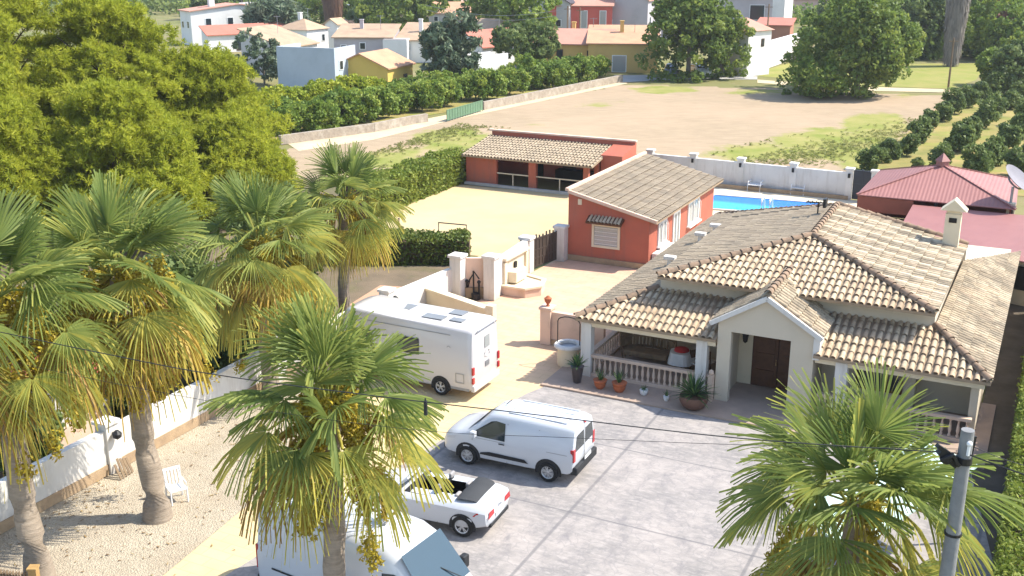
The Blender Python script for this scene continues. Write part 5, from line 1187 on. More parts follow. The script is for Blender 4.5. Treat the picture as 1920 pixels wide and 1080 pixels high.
palm('tall fan palm with a clear trunk base standing on the gravel', G(296, 970), 7.2, 3.0, 12, 38, (.33, .25), 16, 9, (-.42, .1), 1.1)
palm('fan palm third from the left, its trunk hidden by drooping yellow fronds', G(508, 742), 5.7, 3.0, 13, 36, (.3, .23), 18, 7, (0, 0), 2.2)
palm('farthest fan palm, small crown in front of the hedge and sand court', G(645, 605), 5.4, 2.7, 14, 34, (.26, .2), 14, 3, (.25, 0), .6)
palm('front fan palm with hanging yellow fruit, standing before the large white van', G(634, 1215), 6.15, 2.6, 15, 36, (.27, .22), 7, 12, (.1, 0), 1.7, 2.0)
palm('right hand fan palm beside the utility pole, lit green crown', up(1610, 945, 19.5) * Vector((1, 1, 0)) if False else Vector((up(1610, 945, 19.5).x, 19.5, 0)), up(1610, 945, 19.5).z, 2.95, 16, 36, (.28, .24), 10, 3, (0, 0), 2.9)
# ------------------------------------------------------------------ hedges
def hedge(name, label, pts, w_, h, m, seed, size=.09, dens=260, m2=None):
    rng = np.random.default_rng(seed); V = []; P = []
    o0 = Vector((pts[0][0], pts[0][1], 0))
    for p, q in zip(pts, pts[1:]):
        p, q = np.array([p[0] - o0.x, p[1] - o0.y, 0.]), np.array([q[0] - o0.x, q[1] - o0.y, 0.]); d = q - p; L_ = np.linalg.norm(d); d /= L_; s_ = np.array([-d[1], d[0], 0])
        n_ = int(dens * L_ * (w_ + 2 * h))
        a = rng.random(n_) * L_; side = rng.random(n_) * (w_ + 2 * h)
        x = np.where(side < h, -w_ / 2, np.where(side < h + w_, side - h - w_ / 2, w_ / 2)); z = np.where(side < h, side, np.where(side < h + w_, h, h * 2 + w_ - side))
        wob = .10 * np.sin(a * 1.7 + seed) + .07 * np.sin(a * 4.1) 
        x = x * (1 + wob * .3) + rng.normal(0, .07, n_); z = np.maximum(.03, z * (1 + wob * .5) + rng.normal(0, .06, n_))
        P.append(p + a[:, None] * d + x[:, None] * s_ + z[:, None] * np.array([0, 0, 1]))
    P = np.concatenate(P); V, F, tn = leafcloud(P, np.full(len(P), .05), 1, size, rng, 1.2, outward=0, up=.3)
    cl = np.sin(P[:, 0] * 2.1) * np.sin(P[:, 1] * 1.7 + 1) * .15; tn = np.clip(tn + cl, 0, 1)
    o = npmesh(name, V, F, tn, LM[m]); o.location = o0
    tag(o, label, 'hedge'); return o
def adp(l): return [W(*p) for p in l]
def core(pts, w_, h, parent):                # twiggy dark inside
    b = MB(); o0 = parent.location
    for p, q in zip(pts, pts[1:]):
        p, q = Vector((p[0] - o0.x, p[1] - o0.y, 0)), Vector((q[0] - o0.x, q[1] - o0.y, 0)); n_ = Vector((-(q - p).y, (q - p).x, 0)).normalized() * w_ / 2
        b.hexa([p - n_, q - n_, q + n_, p + n_], [x + Vector((0, 0, h)) for x in (p - n_, q - n_, q + n_, p + n_)])
    b.build('branches', M['bark'], parent)
for nm, lb, pts, w_, h, m, sd, sz, dn in (
    ('hedge', 'long thick green hedge along the left side of the sand court', adp([(-37.4, 53.5), (-37.6, 67.5)]), 2.2, 1.9, 'hedge', 1, .10, 200),
    ('hedge', 'low clipped hedge between the sand court and the white boundary wall', adp([(-33.0, 45.2), (-26.6, 48.4)]), 1.7, 1.35, 'hedgedk', 2, .08, 260),
    ('hedge', 'tall narrow green hedge running along the right side of the villa', adp([(.75, 14.5), (.75, 52)]), 1.0, 2.1, 'hedge', 3, .05, 620),
    ('hedge', 'brown dried hedge behind the green hedge at the right picture edge', adp([(2.2, 18), (2.2, 46)]), 1.3, 2.0, 'dryhedge', 4, .055, 420)):
    o = hedge(nm, lb, pts, w_, h, m, sd, sz, dn); core(pts, w_ - .35, h - .2, o)
# ------------------------------------------------------------------ citrus rows and orchard: a few trees copied
def protos(name, cat, m, num, h, rx, seed0, **k):
    return [tree(name, 'tree', (0, 0, 0), h, rx, m, seed0 + i, cat=cat, **k) for i in range(num)]
used = {}
def place(pr, i, loc, rz, sc, label, group):
    p = pr[i % len(pr)]
    if not used.get(p.name): used[p.name] = True; p.location = loc; p.rotation_euler = (0, 0, rz); p.scale = (sc,) * 3; p['label'] = label; p['group'] = group; return p
    return clone(p, loc, rz, sc, label, group)
cz = protos('citrus_tree', 'tree', 'citrus', 3, 2.9, 1.7, 40, base=.08, n=95, per=60, size=.15, cr=.48, jit=.35)
cy = protos('citrus_tree', 'tree', 'lime', 2, 3.0, 1.7, 50, base=.08, n=95, per=60, size=.15, cr=.48, jit=.35)
rc = random.Random(8)
g1 = 'citrus trees behind the low stone wall'
row = []
for i in range(15):
    f = i / 14; row.append((545 + 575 * f, 250 - 103 * f + 3 * math.sin(i * 2.2), 'f'))
for i in range(14):
    f = i / 13; row.append((520 + 560 * f, 222 - 78 * f + 3 * math.sin(i * 1.7), 'b'))
for i in range(6): row.append((522 + i * 34, 238 - i * 7, 'y'))
for i, (u, v_, k) in enumerate(row):
    yl = k == 'y' or (k == 'b' and u < 760 and i % 2) or (u < 600 and k == 'b')
    lab = 'yellow-green citrus tree in the row nearer the houses behind the stone wall' if yl else ('dark green citrus tree of the front row along the stone wall' if k == 'f' else 'green citrus tree of the second row behind the stone wall')
    place(cy if yl else cz, rc.randrange(6), G(u, v_), rc.uniform(0, 6.28), rc.uniform(.85, 1.12) * (.8 if k == 'b' else 1), lab, g1 + (', yellowish ones' if yl else ', front row' if k == 'f' else ', second row'))
og = protos('orchard_tree', 'tree', 'dark', 4, 1.65, 0.70, 60, base=.16, n=70, per=62, size=.12, cr=.36, jit=.4)
for i, (u, v_, s_) in enumerate([(1632, 318, .8), (1668, 296, .8), (1652, 305, .55), (1700, 292, .7), (1722, 266, .95), (1742, 240, .85), (1770, 228, .9), (1790, 214, 1.0), (1812, 202, 1.0), (1838, 190, 1.1), (1862, 178, 1.2), (1890, 168, 1.2),
                                    (1765, 318, .9), (1800, 284, 1.15), (1822, 262, .95), (1842, 240, 1.0), (1866, 222, 1.0), (1892, 205, 1.0), (1915, 192, 1.1), (1830, 336, .95), (1858, 308, .95), (1888, 280, 1.05), (1908, 258, 1.0), (1925, 236, 1.0), (1905, 330, .9), (1938, 300, 1), (1720, 322, .5), (1842, 322, .6)]):
    place(og, i, G(u, v_), rc.uniform(0, 6.28), s_ * 1.0, 'round dark green tree of the young orchard behind the red roofed sheds', 'orchard trees beyond the red sheds')
# ------------------------------------------------------------------ grass tufts, stuff
def tufts(name, label, px_poly, n, seed, h=.28):
    rng = np.random.default_rng(seed); P = []
    us = [p[0] for p in px_poly]; vs = [p[1] for p in px_poly]
    while len(P) < n:
        u, v_ = rng.uniform(min(us), max(us)), rng.uniform(min(vs), max(vs))
        if inside((u, v_), px_poly):
            if rng.random() < .5 + .5 * math.sin(u * .021 + v_ * .09): P.append(G(u, v_))
    P = np.array(P); V, F, tn = leafcloud(P, np.full(len(P), .16), 7, h * .5, rng, 2.2, outward=.2, up=-.1, flat=.6, shell=.1); V[:, 2] = np.abs(V[:, 2])
    o = npmesh(name, V, F, tn, LM['grass']); tag(o, label, 'grass', kind='stuff')
tufts('grass', 'rough green grass at the near right corner of the ploughed field', [(1290, 300), (1420, 262), (1560, 245), (1690, 215), (1730, 225), (1620, 320), (1500, 312)], 900, 3, .13)
tufts('grass', 'rough grass strip between the stone wall path and the long hedge', [(700, 285), (860, 232), (960, 240), (900, 268), (790, 300), (640, 330)], 500, 4, .13)

for i, (a, d, h_, r_) in enumerate(((-27.2, 20.5, 2.0, 1.3), (-28.0, 25.5, 2.6, 1.7), (-27.4, 29.5, 2.2, 1.4), (-29.0, 32.5, 3.2, 2.1), (-27.6, 35.2, 2.0, 1.2), (-31.5, 27.5, 3.4, 2.3), (-31.0, 38.0, 3.2, 2.2), (-34.5, 42.0, 3.6, 2.4), (-33.0, 33.5, 3.4, 2.4))):
    tree('garden_bush', ['bush nearest the picture edge behind the white wall', 'wide bush beyond the wall between the two left palm trunks', 'bush close behind the wall right of the gravel palm', 'tall bush behind the wall under the third palm', 'small bush by the wall left of the motorhome', 'broad bush in the deep shade at the far left', 'bush under the pines by the farthest palm', 'bush at the corner between pines and hedge', 'bush in the shade between the pines and the wall'][i], W(a, d), h_, r_, 'dark', 300 + i, base=.03, n=80, per=56, size=.13, cr=.42, cat='bush')

def litter():
    rng = np.random.default_rng(5); P = []
    for cx_, cy_, s_, n_ in ((-10.1, 28, 1.6, 70), (-12.3, 24.5, 1.6, 60), (-8.6, 33, 1.8, 90), (-13, 29, 1.0, 120), (-4.5, 27, 2.2, 20)):
        P.append(np.stack([rng.normal(cx_, s_, n_), rng.normal(cy_, s_, n_), np.full(n_, .012)], 1))
    P = np.concatenate(P); n_ = len(P); a = rng.random(n_) * 6.28; l = rng.uniform(.04, .14, n_); w_ = rng.uniform(.012, .035, n_)
    d = np.stack([np.cos(a) * l, np.sin(a) * l, rng.uniform(0, .02, n_)], 1); q = np.stack([-np.sin(a) * w_, np.cos(a) * w_, np.zeros(n_)], 1)
    o = npmesh('leaf_litter', np.stack([P - q, P + q, P + d + q * .3, P + d - q * .3], 1).reshape(-1, 3), np.arange(4 * n_).reshape(n_, 4), rng.random(n_), leafmat('litter', (0.14, 0.08, 0.035), (0.24, 0.15, 0.06), (0.34, 0.25, 0.10), 0)); tag(o, 'dry palm litter scattered on the gravel and yard', 'leaf litter', kind='stuff')
litter()
# ================================================================== THE VILLAGE BEHIND
def patchwall(name, c): return mat(name, c, tuple(x * .9 for x in c), .4, stain=(tuple(x * .62 for x in c), .35, .4))
HC = {'white': patchwall('village_white', (0.74, 0.72, 0.69)), 'grey': patchwall('grey_render', (0.50, 0.48, 0.48)), 'mauve': patchwall('mauve_grey_render', (0.46, 0.42, 0.43)), 'blue': patchwall('blue_grey_render', (0.42, 0.47, 0.53)),
      'yellow': patchwall('yellow_render', (0.66, 0.47, 0.12)), 'ochre': patchwall('ochre_render', (0.66, 0.44, 0.15)), 'red': patchwall('coral_render', (0.58, 0.12, 0.09)), 'pinkw': patchwall('pinkish_render', (0.62, 0.40, 0.33)), 'brick': patchwall('brick_render', (0.40, 0.19, 0.12))}
RC = {'peach': mat('peach_roof', (0.56, 0.31, 0.18), (0.46, 0.25, 0.15), .5, bump=.5, bscale=6, stain=((0.30, 0.17, 0.11), .6, .5)), 'tan': mat('tan_roof', (0.44, 0.31, 0.20), (0.36, 0.24, 0.16), .5, bump=.5, bscale=6, stain=((0.22, 0.15, 0.1), .6, .5)),
      'rose': mat('rose_roof', (0.46, 0.17, 0.12), (0.40, 0.145, 0.10), .5, bump=.4, bscale=6), 'pink': mat('pink_roof', (0.50, 0.26, 0.19), (0.44, 0.22, 0.16), .5, bump=.4, bscale=6), 'flat': mat('flat_roof', (0.40, 0.36, 0.33), (0.34, 0.30, 0.28), .5), 'dark': mat('dark_roof', (0.08, 0.07, 0.08), (0.06, 0.05, 0.06), .5)}
def house(label, u, v_, rot, w_, dp, h, wc, rc_, kind='gable', rise=1.3, name='house', cat='house', wins_f=(), wins_r=(), chim=None, over=.3, group=None, z0=0, frame='white', parapet=0, auto=True, pane=None):
    # near corner of the plan at photo point (u, v): the front face runs left along -x, the right face runs back along +y
    t_ = LT(name, label, cat, G(u, v_, z0), R(rot), group)
    x0, x1, y0, y1 = -w_, 0, 0, dp
    b = MB().box(x0, x1, y0, y1, 0, h)
    if kind == 'gable_x':                    # ridge along x: the gable shows on the right face
        b.ext([(x1 - .001, y0, h), (x1 - .001, y1, h), (x1 - .001, (y0 + y1) / 2, h + rise)], (-w_ + .002, 0, 0))
    if kind == 'gable':                      # ridge along y: the gable shows on the front face
        b.ext([(x0, y0 + .001, h), (x1, y0 + .001, h), ((x0 + x1) / 2, y0 + .001, h + rise)], (0, dp - .002, 0))
    b.build('wall', wc, t_)
    r_ = MB(); o = over; tk = .14
    if kind == 'gable':
        m_ = rise / (w_ / 2)
        for s_ in (0, 1):
            xe = x0 - o if s_ == 0 else x1 + o; ze = h - m_ * o; xm = (x0 + x1) / 2
            r_.ext([(xe, y0 - o, ze), (xm, y0 - o, h + rise), (xm, y1 + o, h + rise), (xe, y1 + o, ze)], (0, 0, tk))
    elif kind == 'gable_x':
        m_ = rise / (dp / 2)
        for s_ in (0, 1):
            ye = y0 - o if s_ == 0 else y1 + o; ze = h - m_ * o; ym = (y0 + y1) / 2
            r_.ext([(x0 - o, ye, ze), (x1 + o, ye, ze), (x1 + o, ym, h + rise), (x0 - o, ym, h + rise)], (0, 0, tk))
    elif kind == 'hip':
        c = [(x0 - o, y0 - o, h), (x1 + o, y0 - o, h), (x1 + o, y1 + o, h), (x0 - o, y1 + o, h)]
        k = min(w_, dp) / 2; ra = ((x0 + k * .98, (y0 + y1) / 2, h + rise), (x1 - k * .98, (y0 + y1) / 2, h + rise)) if w_ >= dp else (((x0 + x1) / 2, y0 + k * .98, h + rise), ((x0 + x1) / 2, y1 - k * .98, h + rise))
        if w_ >= dp: fs = [(c[0], c[1], ra[1], ra[0]), (c[1], c[2], ra[1]), (c[2], c[3], ra[0], ra[1]), (c[3], c[0], ra[0])]
        else: fs = [(c[0], c[1], ra[0]), (c[1], c[2], ra[1], ra[0]), (c[2], c[3], ra[1]), (c[3], c[0], ra[0], ra[1])]
        for f in fs: r_.poly(*f)
        r_.poly(*[(x, y, h - .02) for x, y, _ in c])
    elif kind == 'shed_y':                   # slopes up towards the back
        r_.ext([(x0 - o, y0 - o, h), (x1 + o, y0 - o, h), (x1 + o, y1 + o, h + rise), (x0 - o, y1 + o, h + rise)], (0, 0, tk))
    elif kind == 'shed_x':                   # slopes down to the right
        r_.ext([(x0 - o, y0 - o, h + rise), (x1 + o, y0 - o, h), (x1 + o, y1 + o, h), (x0 - o, y1 + o, h + rise)], (0, 0, tk))
    elif kind == 'flat':
        r_.box(x0 + .05, x1 - .05, y0 + .05, y1 - .05, h, h + .06)
        if parapet:
            q = MB().box(x0, x1, y0, y0 + .2, h, h + parapet).box(x0, x0 + .2, y0 + .2, y1, h, h + parapet).box(x1 - .2, x1, y0 + .2, y1, h, h + parapet); q.build('parapet', wc, t_)
    ro = r_.build('roof', rc_, t_)
    if kind == 'shed_y': MB().ext([(x0, y0 + .002, h), (x0, y1, h), (x0, y1, h + rise)], (w_, 0, 0)).build('side_wall', wc, t_)
    if kind == 'shed_x': MB().ext([(x0, y0 + .002, h), (x1, y0 + .002, h), (x0, y0 + .002, h + rise)], (0, dp - .004, 0)).build('side_wall', wc, t_)
    fm = M['whitepaint'] if frame == 'white' else M['wood']
    rw = random.Random(int(u * 7 + v_))
    if auto and not wins_f and w_ > 4 and cat == 'house': wins_f = tuple((w_ * (k + .5) / int(w_ / 2.4) - .45, h * .5 + rw.uniform(-.2, .2), rw.choice((.8, .9, 1.0)), rw.choice((1.0, 1.2))) for k in range(int(w_ / 2.4)) if rw.random() < .7)
    if auto and not wins_r and dp > 3.5 and cat == 'house': wins_r = tuple((dp * (k + .5) / int(dp / 2.4) - .4, h * .5 + rw.uniform(-.2, .2), rw.choice((.8, .9)), rw.choice((1.0, 1.2))) for k in range(int(dp / 2.4)) if rw.random() < .7)
    if cat == 'house' and not chim and w_ > 5 and kind != 'flat' and rw.random() < .6:
        x, y = x0 + w_ * rw.uniform(.2, .45), dp * rw.uniform(.4, .7); MB().box(x, x + .5, y, y + .5, h, h + rise + .8).box(x - .06, x + .56, y - .06, y + .56, h + rise + .8, h + rise + .92).build('chimney', wc, t_)
    if cat == 'house' and w_ > 5 and rw.random() < .7:
        q = (x0 + w_ * rw.uniform(.25, .75), dp * .6, h); MB().tube([q, (q[0], q[1], h + rise + 1.5)], .035, 5).bar((q[0] - .5, q[1], h + rise + 1.4), (q[0] + .5, q[1], h + rise + 1.4), .05, .05).build('aerial', M['steel'], t_)
    for k in wins_f:                         # (x from the right corner, z, width, height[, kind])
        x, z, a, c = k[:4]; door = len(k) > 4
        f = MB().box(-x - a, -x, -.06, -.002, z, z + c).build('door' if door else 'window', fm, t_); MB().box(-x - a + .1, -x - .1, -.075, -.061, z + .08, z + c - .1).build('pane', pane or (M['paleglass'] if door else M['glass']), f)
    for k in wins_r:
        y, z, a, c = k[:4]; door = len(k) > 4
        f = MB().box(.002, .06, y, y + a, z, z + c).build('door' if door else 'window', fm, t_); MB().box(.061, .075, y + .1, y + a - .1, z + .08, z + c - .1).build('pane', M['glass'], f)
    if chim:
        x, y, s_, c = chim; MB().box(x - s_ / 2, x + s_ / 2, y - s_ / 2, y + s_ / 2, h, h + c).build('chimney', wc, t_)
    return t_
# yellow cottage by the citrus trees
house('small yellow gabled cottage with a peach tiled roof above the citrus trees', 728, 172, -22, 7.0, 6.2, 2.6, HC['yellow'], RC['peach'], 'gable', 1.45, 'cottage', 'cottage', wins_f=((4.4, .6, .8, .6),), wins_r=((1.2, .4, .8, .9), (3.8, .6, .9, 1.0)), frame='wood')
house('tall blue-grey house with a railed roof terrace left of the yellow cottage', 630, 174, -20, 7.4, 5.0, 4.0, HC['blue'], RC['flat'], 'flat', 0, wins_r=((1.0, 2.4, .9, 1.1), (3.0, 2.4, .9, 1.1)), parapet=.9, auto=False)
house('white house with a pyramid tiled roof rising behind the blue-grey house', 578, 112, -30, 5.4, 4.8, 4.2, HC['white'], RC['tan'], 'hip', 1.4, wins_r=((3.2, 2.4, .8, 1.1),))
house('low white house whose tan roof slopes down beside the blue-grey house', 538, 142, -20, 6.5, 8, 3.4, HC['grey'], RC['tan'], 'shed_x', 2.2)
house('long white house with a chimney at the top left, four windows facing right', 362, 86, -55, 5.2, 16.5, 5.5, HC['white'], RC['pink'], 'gable_x', .9, wins_r=((2.4, 2.9, 1.1, 1.5), (6.2, 2.9, 1.1, 1.5), (10, 3.2, 1.1, 1.2), (13.4, 3.2, 1.1, 1.2)), chim=(-2.6, 4.6, .9, 2.6))
ve = house('red tiled veranda with arches in front of the long white house', 392, 100, -55, 2.6, 15, 2.6, HC['white'], RC['rose'], 'shed_x', 1.3, 'veranda', 'veranda', wins_r=((7.5, .2, 1.6, 2.0), (10.5, .2, 1.6, 2.0), (4.5, .2, 1.6, 2.0)), frame='wood')
house('pale house with small square windows far behind the long white house', 455, 38, -20, 5, 10, 3.4, HC['pinkw'], RC['flat'], 'flat', 0, wins_r=((1, 1.5, .8, .9), (3.2, 1.5, .8, .9), (5.4, 1.5, .8, .9), (7.6, 1.5, .8, .9)))
house('little white chimney house right of the pyramid roof', 634, 100, -25, 2.2, 2.6, 4.4, HC['white'], RC['tan'], 'gable', .7)
house('long grey house with tan tiled roof behind the yellow cottage', 735, 118, -4, 8.2, 7, 3.4, HC['mauve'], RC['tan'], 'shed_y', 1.4)
house('white outbuilding in front of the long grey house', 764, 120, -4, 3.4, 4, 3.3, HC['white'], RC['flat'], 'flat', 0)
house('tan roofed house between the long grey house and the dark upright tree', 822, 118, -8, 6.0, 8, 3.0, HC['white'], RC['tan'], 'shed_y', 1.9)
house('red roofed house behind the dark upright tree', 905, 135, -42, 6.5, 9, 3.2, HC['white'], RC['rose'], 'gable', 1.8)
house('bright white block house at the right of the red roofed house', 897, 163, -42, 3, 5.2, 3.3, HC['white'], RC['flat'], 'flat', 0, parapet=.25)
house('house with brown roof and pale gable behind the round dark tree', 942, 105, -35, 5.5, 5, 3.8, HC['pinkw'], RC['tan'], 'gable_x', 1.3)
house('small house with a bright peach roof at the top centre', 886, 58, -6, 8.6, 6, 3.2, HC['grey'], RC['peach'], 'shed_y', 1.9)
house('small grey gabled house below the bright peach roof', 875, 80, -40, 4.5, 5, 3.2, HC['grey'], RC['peach'], 'gable', 1.2)
house('coral red house with three tall white shuttered windows', 1146, 92, -6, 10.2, 7, 6.6, HC['red'], RC['pink'], 'shed_y', 2.6, wins_f=((.9, 3.2, 1.1, 2.8), (3.9, 3.2, 1.1, 2.8), (6.9, 3.2, 1.1, 2.8)), pane=M['paleglass'])
house('grey gabled house side left of the coral red house', 1066, 92, -25, 7.0, 7, 7.2, HC['grey'], RC['dark'], 'gable', 2.0)
house('long ochre village house with pink roof in front of the coral red house', 1142, 133, -12, 10.0, 8, 3.4, HC['ochre'], RC['pink'], 'gable_x', 1.6, wins_f=((2.2, 1.2, .8, 1.4), (6.2, 1.0, .9, 1.7)), frame='wood')
house('ochre house end with a wide pale door next to the big tree', 1232, 137, -6, 9.0, 8, 3.6, HC['ochre'], RC['peach'], 'shed_y', 1.8, wins_f=((4.0, .05, 1.9, 2.2, 'd'),))
house('white flat roofed block left of the ochre house', 1066, 125, -15, 4.2, 4, 4.0, HC['white'], RC['flat'], 'flat', 0, parapet=.2)
house('large grey house with steep gable between the coral house and the big tree', 1212, 92, -22, 9.0, 9, 7.6, HC['mauve'], RC['pink'], 'gable', 2.4)
house('long pale grey building with peach roof edge behind the big tree', 1452, 78, -4, 20, 6, 7.2, HC['mauve'], RC['peach'], 'shed_y', 1.2, wins_f=((2.0, 3.6, 2.6, 2.6),))
house('tall narrow white house end at the right of the long pale building', 1466, 84, -40, 2.2, 3, 8.8, HC['white'], RC['flat'], 'flat', 0)
house('bright white corner house with tiled roof right of the big tree', 1399, 144, -50, 5.0, 4.6, 5.6, HC['white'], RC['pink'], 'hip', 1.5, wins_f=((3.2, .05, 1.0, 2.1, 'd'),), wins_r=((2.6, 3.6, .6, 1.0),), frame='wood')
house('rusty roofed shed behind the white yard wall', 1478, 102, -20, 5, 5, 4.2, HC['brick'], RC['rose'], 'shed_y', .8, 'shed', 'shed')
house('grey roofed barn at the top edge left of the far palm trunk', 1570, 34, -10, 14, 9, 4.0, HC['pinkw'], RC['flat'], 'shed_y', 1.4, 'barn', 'barn')
house('pale barn half hidden behind the rust coloured tree', 1892, 36, -20, 8, 8, 4.0, HC['pinkw'], RC['flat'], 'gable', 1.0, 'barn', 'barn')
house('pink house at the very top above the bright peach roof', 858, 26, -25, 8, 8, 5.0, HC['pinkw'], RC['rose'], 'gable', 1.4)
house('low tan shed below the blue water tank', 672, 66, -10, 6, 4, 2.6, HC['pinkw'], RC['tan'], 'flat', 0, 'shed', 'shed')
tk = LT('water_tank', 'dark blue round tank behind the tan shed near the brown palm', 'tank', G(666, 40)); MB().lathe((0, 0, 0), [(2.1, 0), (2.15, .1), (2.1, 3.2), (2.2, 3.3), (.4, 3.7)], 18).build('drum', mat('blue_tank', (0.10, 0.13, 0.19)), tk, smooth=40); MB().lathe((0, 0, 3.31), [(2.22, 0), (2.25, .3), (2.1, .3)], 18, False).build('rim', M['whitepaint'], tk)
# white yard wall right of the corner house, low stone wall along the citrus
def pxwall(mb, pts, h, th=.3):
    for p, q in zip(pts, pts[1:]):
        p, q = G(*p), G(*q); n_ = Vector((-(q - p).y, (q - p).x, 0)).normalized() * th / 2; mb.hexa([p - n_, q - n_, q + n_, p + n_], [x + Vector((0, 0, h)) for x in (p - n_, q - n_, q + n_, p + n_)])
    return mb
def wsolo(mb, name, m, label, cat):
    o0 = Vector(mb.v[0]); o0.z = 0; o = mb.build(name, m, None, None, o0); o.location = o0; return tag(o, label, cat)
wsolo(pxwall(MB(), [(1437, 128), (1500, 106)], 3.6), 'yard_wall', HC['white'], 'tall bright white yard wall to the right of the white corner house', 'wall')
wsolo(pxwall(MB(), [(1500, 105), (1512, 120)], 2.6), 'yard_wall', HC['pinkw'], 'short pale pink end of the yard wall beside the big bush', 'wall')
st_ = mat('rubble_stone', (0.38, 0.32, 0.25), (0.25, 0.205, 0.16), 2.5, bump=.8, bscale=8, stain=((0.50, 0.45, 0.37), 1.2, .7))
wsolo(pxwall(MB(), [(525, 271), (700, 247), (775, 232), (800, 228)], .75, .4), 'stone_wall', st_, 'low rubble stone wall in front of the citrus trees, nearer half', 'wall')
wsolo(pxwall(MB(), [(905, 206), (1165, 153)], .8, .4), 'stone_wall', st_, 'low rubble stone wall in front of the citrus trees, far half', 'wall')
o = MB(); P0, P1 = G(838, 228), G(905, 208)
for k in range(15):
    x = P0.lerp(P1, k / 14); o.bar(x, x + Vector((0, 0, 1.1)), .06, .06)
for z in (.15, 1.05): o.bar(P0 + Vector((0, 0, z)), P1 + Vector((0, 0, z)), .06, .08)
o.bar(P0 + Vector((0, 0, .6)), P1 + Vector((0, 0, .6)), .02, .85)
wsolo(o, 'field_gate', mat('green_iron', (0.13, 0.22, 0.13)), 'green metal gate in the gap of the stone wall', 'gate')
# village trees
tree('dark upright tree with pale leaf tips next to the yellow cottage', 'x', G(842, 165), 8.6, 3.5, 'loquat', 71, .1, 130, 46, .26, .62, 1.8) if False else None
T = lambda name, lab, u, v_, h, rx, m, sd, **k: tree(name, lab, G(u, v_), h, rx, m, sd, **k)
T('loquat_tree', 'dark upright tree with pale leaf tips next to the yellow cottage', 842, 164, 7.6, 3.0, 'loquat', 71, base=.1, n=150, per=46, size=.26, cr=.6, elong=1.8)
T('fig_tree', 'low round dark tree before the white flat roofed block', 990, 142, 6.2, 4.1, 'dark', 72, base=.3, n=150, per=46, size=.24, cr=.6, elong=1.3)
T('large_tree', 'tall dark tree behind the house with the brown roof', 925, 88, 11.5, 5.0, 'mid', 73, base=.1, n=170, per=44, size=.3, cr=.8)
T('large_tree', 'tall yellowish tree to the right of the dark one, before the coral house', 985, 102, 10.5, 4.4, 'citrus', 74, base=.1, n=150, per=44, size=.28, cr=.75)
T('large_tree', 'big round tree shading two parked cars in front of the village houses', 1290, 146, 12.0, 5.9, 'mid', 75, base=.04, n=320, per=52, size=.24, cr=.75)
T('large_tree', 'smaller tree merging with the right side of the big round tree', 1352, 144, 8.6, 3.3, 'mid', 76, base=.08, n=150, per=48, size=.22, cr=.6)
T('large_tree', 'broad dense tree reaching the ground at the far edge of the ploughed field', 1606, 182, 10.5, 5.9, 'mid', 77, base=.02, n=340, per=54, size=.22, cr=.75)
T('large_tree', 'yellowish crown at the left flank of the broad dense tree', 1545, 166, 8.6, 3.0, 'citrus', 78, base=.2, n=130, per=46, size=.22, cr=.6)
T('bush', 'yellow-green bush at the foot of the broad dense tree', 1534, 184, 3.4, 3.0, 'citrus', 79, base=.0, n=130, per=50, size=.17, cr=.6, cat='bush')
T('large_tree', 'wide green tree mass behind the tan roofed house', 762, 80, 10.5, 6.5, 'mid', 80, base=.08, n=200, per=44, size=.32, cr=.9)
T('large_tree', 'lighter green tree at the top left of the green tree mass', 715, 62, 9.5, 5.0, 'citrus', 81, base=.08, n=150, per=44, size=.32, cr=.85)
T('cane_thicket', 'pale blue-green cane thicket behind the long grey house', 703, 76, 5.4, 4.0, 'cane', 82, base=.02, n=120, per=44, size=.3, cr=.7, elong=2.2, cat='canes')
T('palm_bush', 'dark spiky tree right of the long white house', 522, 86, 8.0, 4.6, 'loquat', 83, base=.1, n=130, per=46, size=.36, cr=.8, elong=2.4)
T('olive_tree', 'grey-green tree in front of the blue-grey house wall', 496, 158, 4.8, 2.4, 'loquat', 84, base=.1, n=110, per=46, size=.17, cr=.45)
T('large_tree', 'dark tree left of the far palm trunk', 1730, 108, 10.5, 4.2, 'dark', 85, base=.06, n=170, per=46, size=.3, cr=.8)
T('large_tree', 'bright green tree right of the far palm trunk', 1852, 112, 8.0, 4.2, 'citrus', 86, base=.05, n=170, per=46, size=.28, cr=.75)
T('large_tree', 'light green tree at the right picture edge below the rust coloured tree', 1915, 116, 5.2, 3.8, 'citrus', 87, base=.05, n=150, per=46, size=.28, cr=.7)
T('large_tree', 'rust coloured tree at the top right corner', 1908, 84, 8.6, 4.2, 'redleaf', 88, base=.08, n=120, per=40, size=.34, cr=.8)
T('large_tree', 'dark grey-green tree at the right edge behind the orchard', 1900, 172, 5.4, 2.8, 'dark', 89, base=.05, n=140, per=46, size=.22, cr=.6)
T('large_tree', 'yellow flecked tree between the orchard and the bright green tree', 1862, 160, 4.2, 2.2, 'citrus', 90, base=.05, n=110, per=46, size=.2, cr=.5)
T('large_tree', 'top edge tree left of the dark tree, above the broad dense tree', 1672, 62, 10, 6.5, 'mid', 91, base=.05, n=160, per=40, size=.4, cr=1.0)
T('large_tree', 'top edge tree right behind the broad dense tree', 1590, 52, 9, 6.0, 'mid', 92, base=.05, n=150, per=40, size=.4, cr=1.0)
T('large_tree', 'tree filling the top edge behind the far palm', 1800, 60, 11, 7.0, 'mid', 93, base=.05, n=160, per=40, size=.4, cr=1.0)
T('large_tree', 'dark tree at the top edge between peach roof and tall dark tree', 820, 44, 9, 5.0, 'dark', 94, base=.05, n=130, per=40, size=.36, cr=.9)
T('large_tree', 'green tree at the top edge right of the brown palm', 650, 48, 9, 5.5, 'mid', 95, base=.05, n=130, per=40, size=.36, cr=.9)
T('small_tree', 'small dark tree behind the chimney of the long white house', 386, 36, 6, 4.4, 'dark', 96, base=.05, n=80, per=36, size=.4, cr=.9)
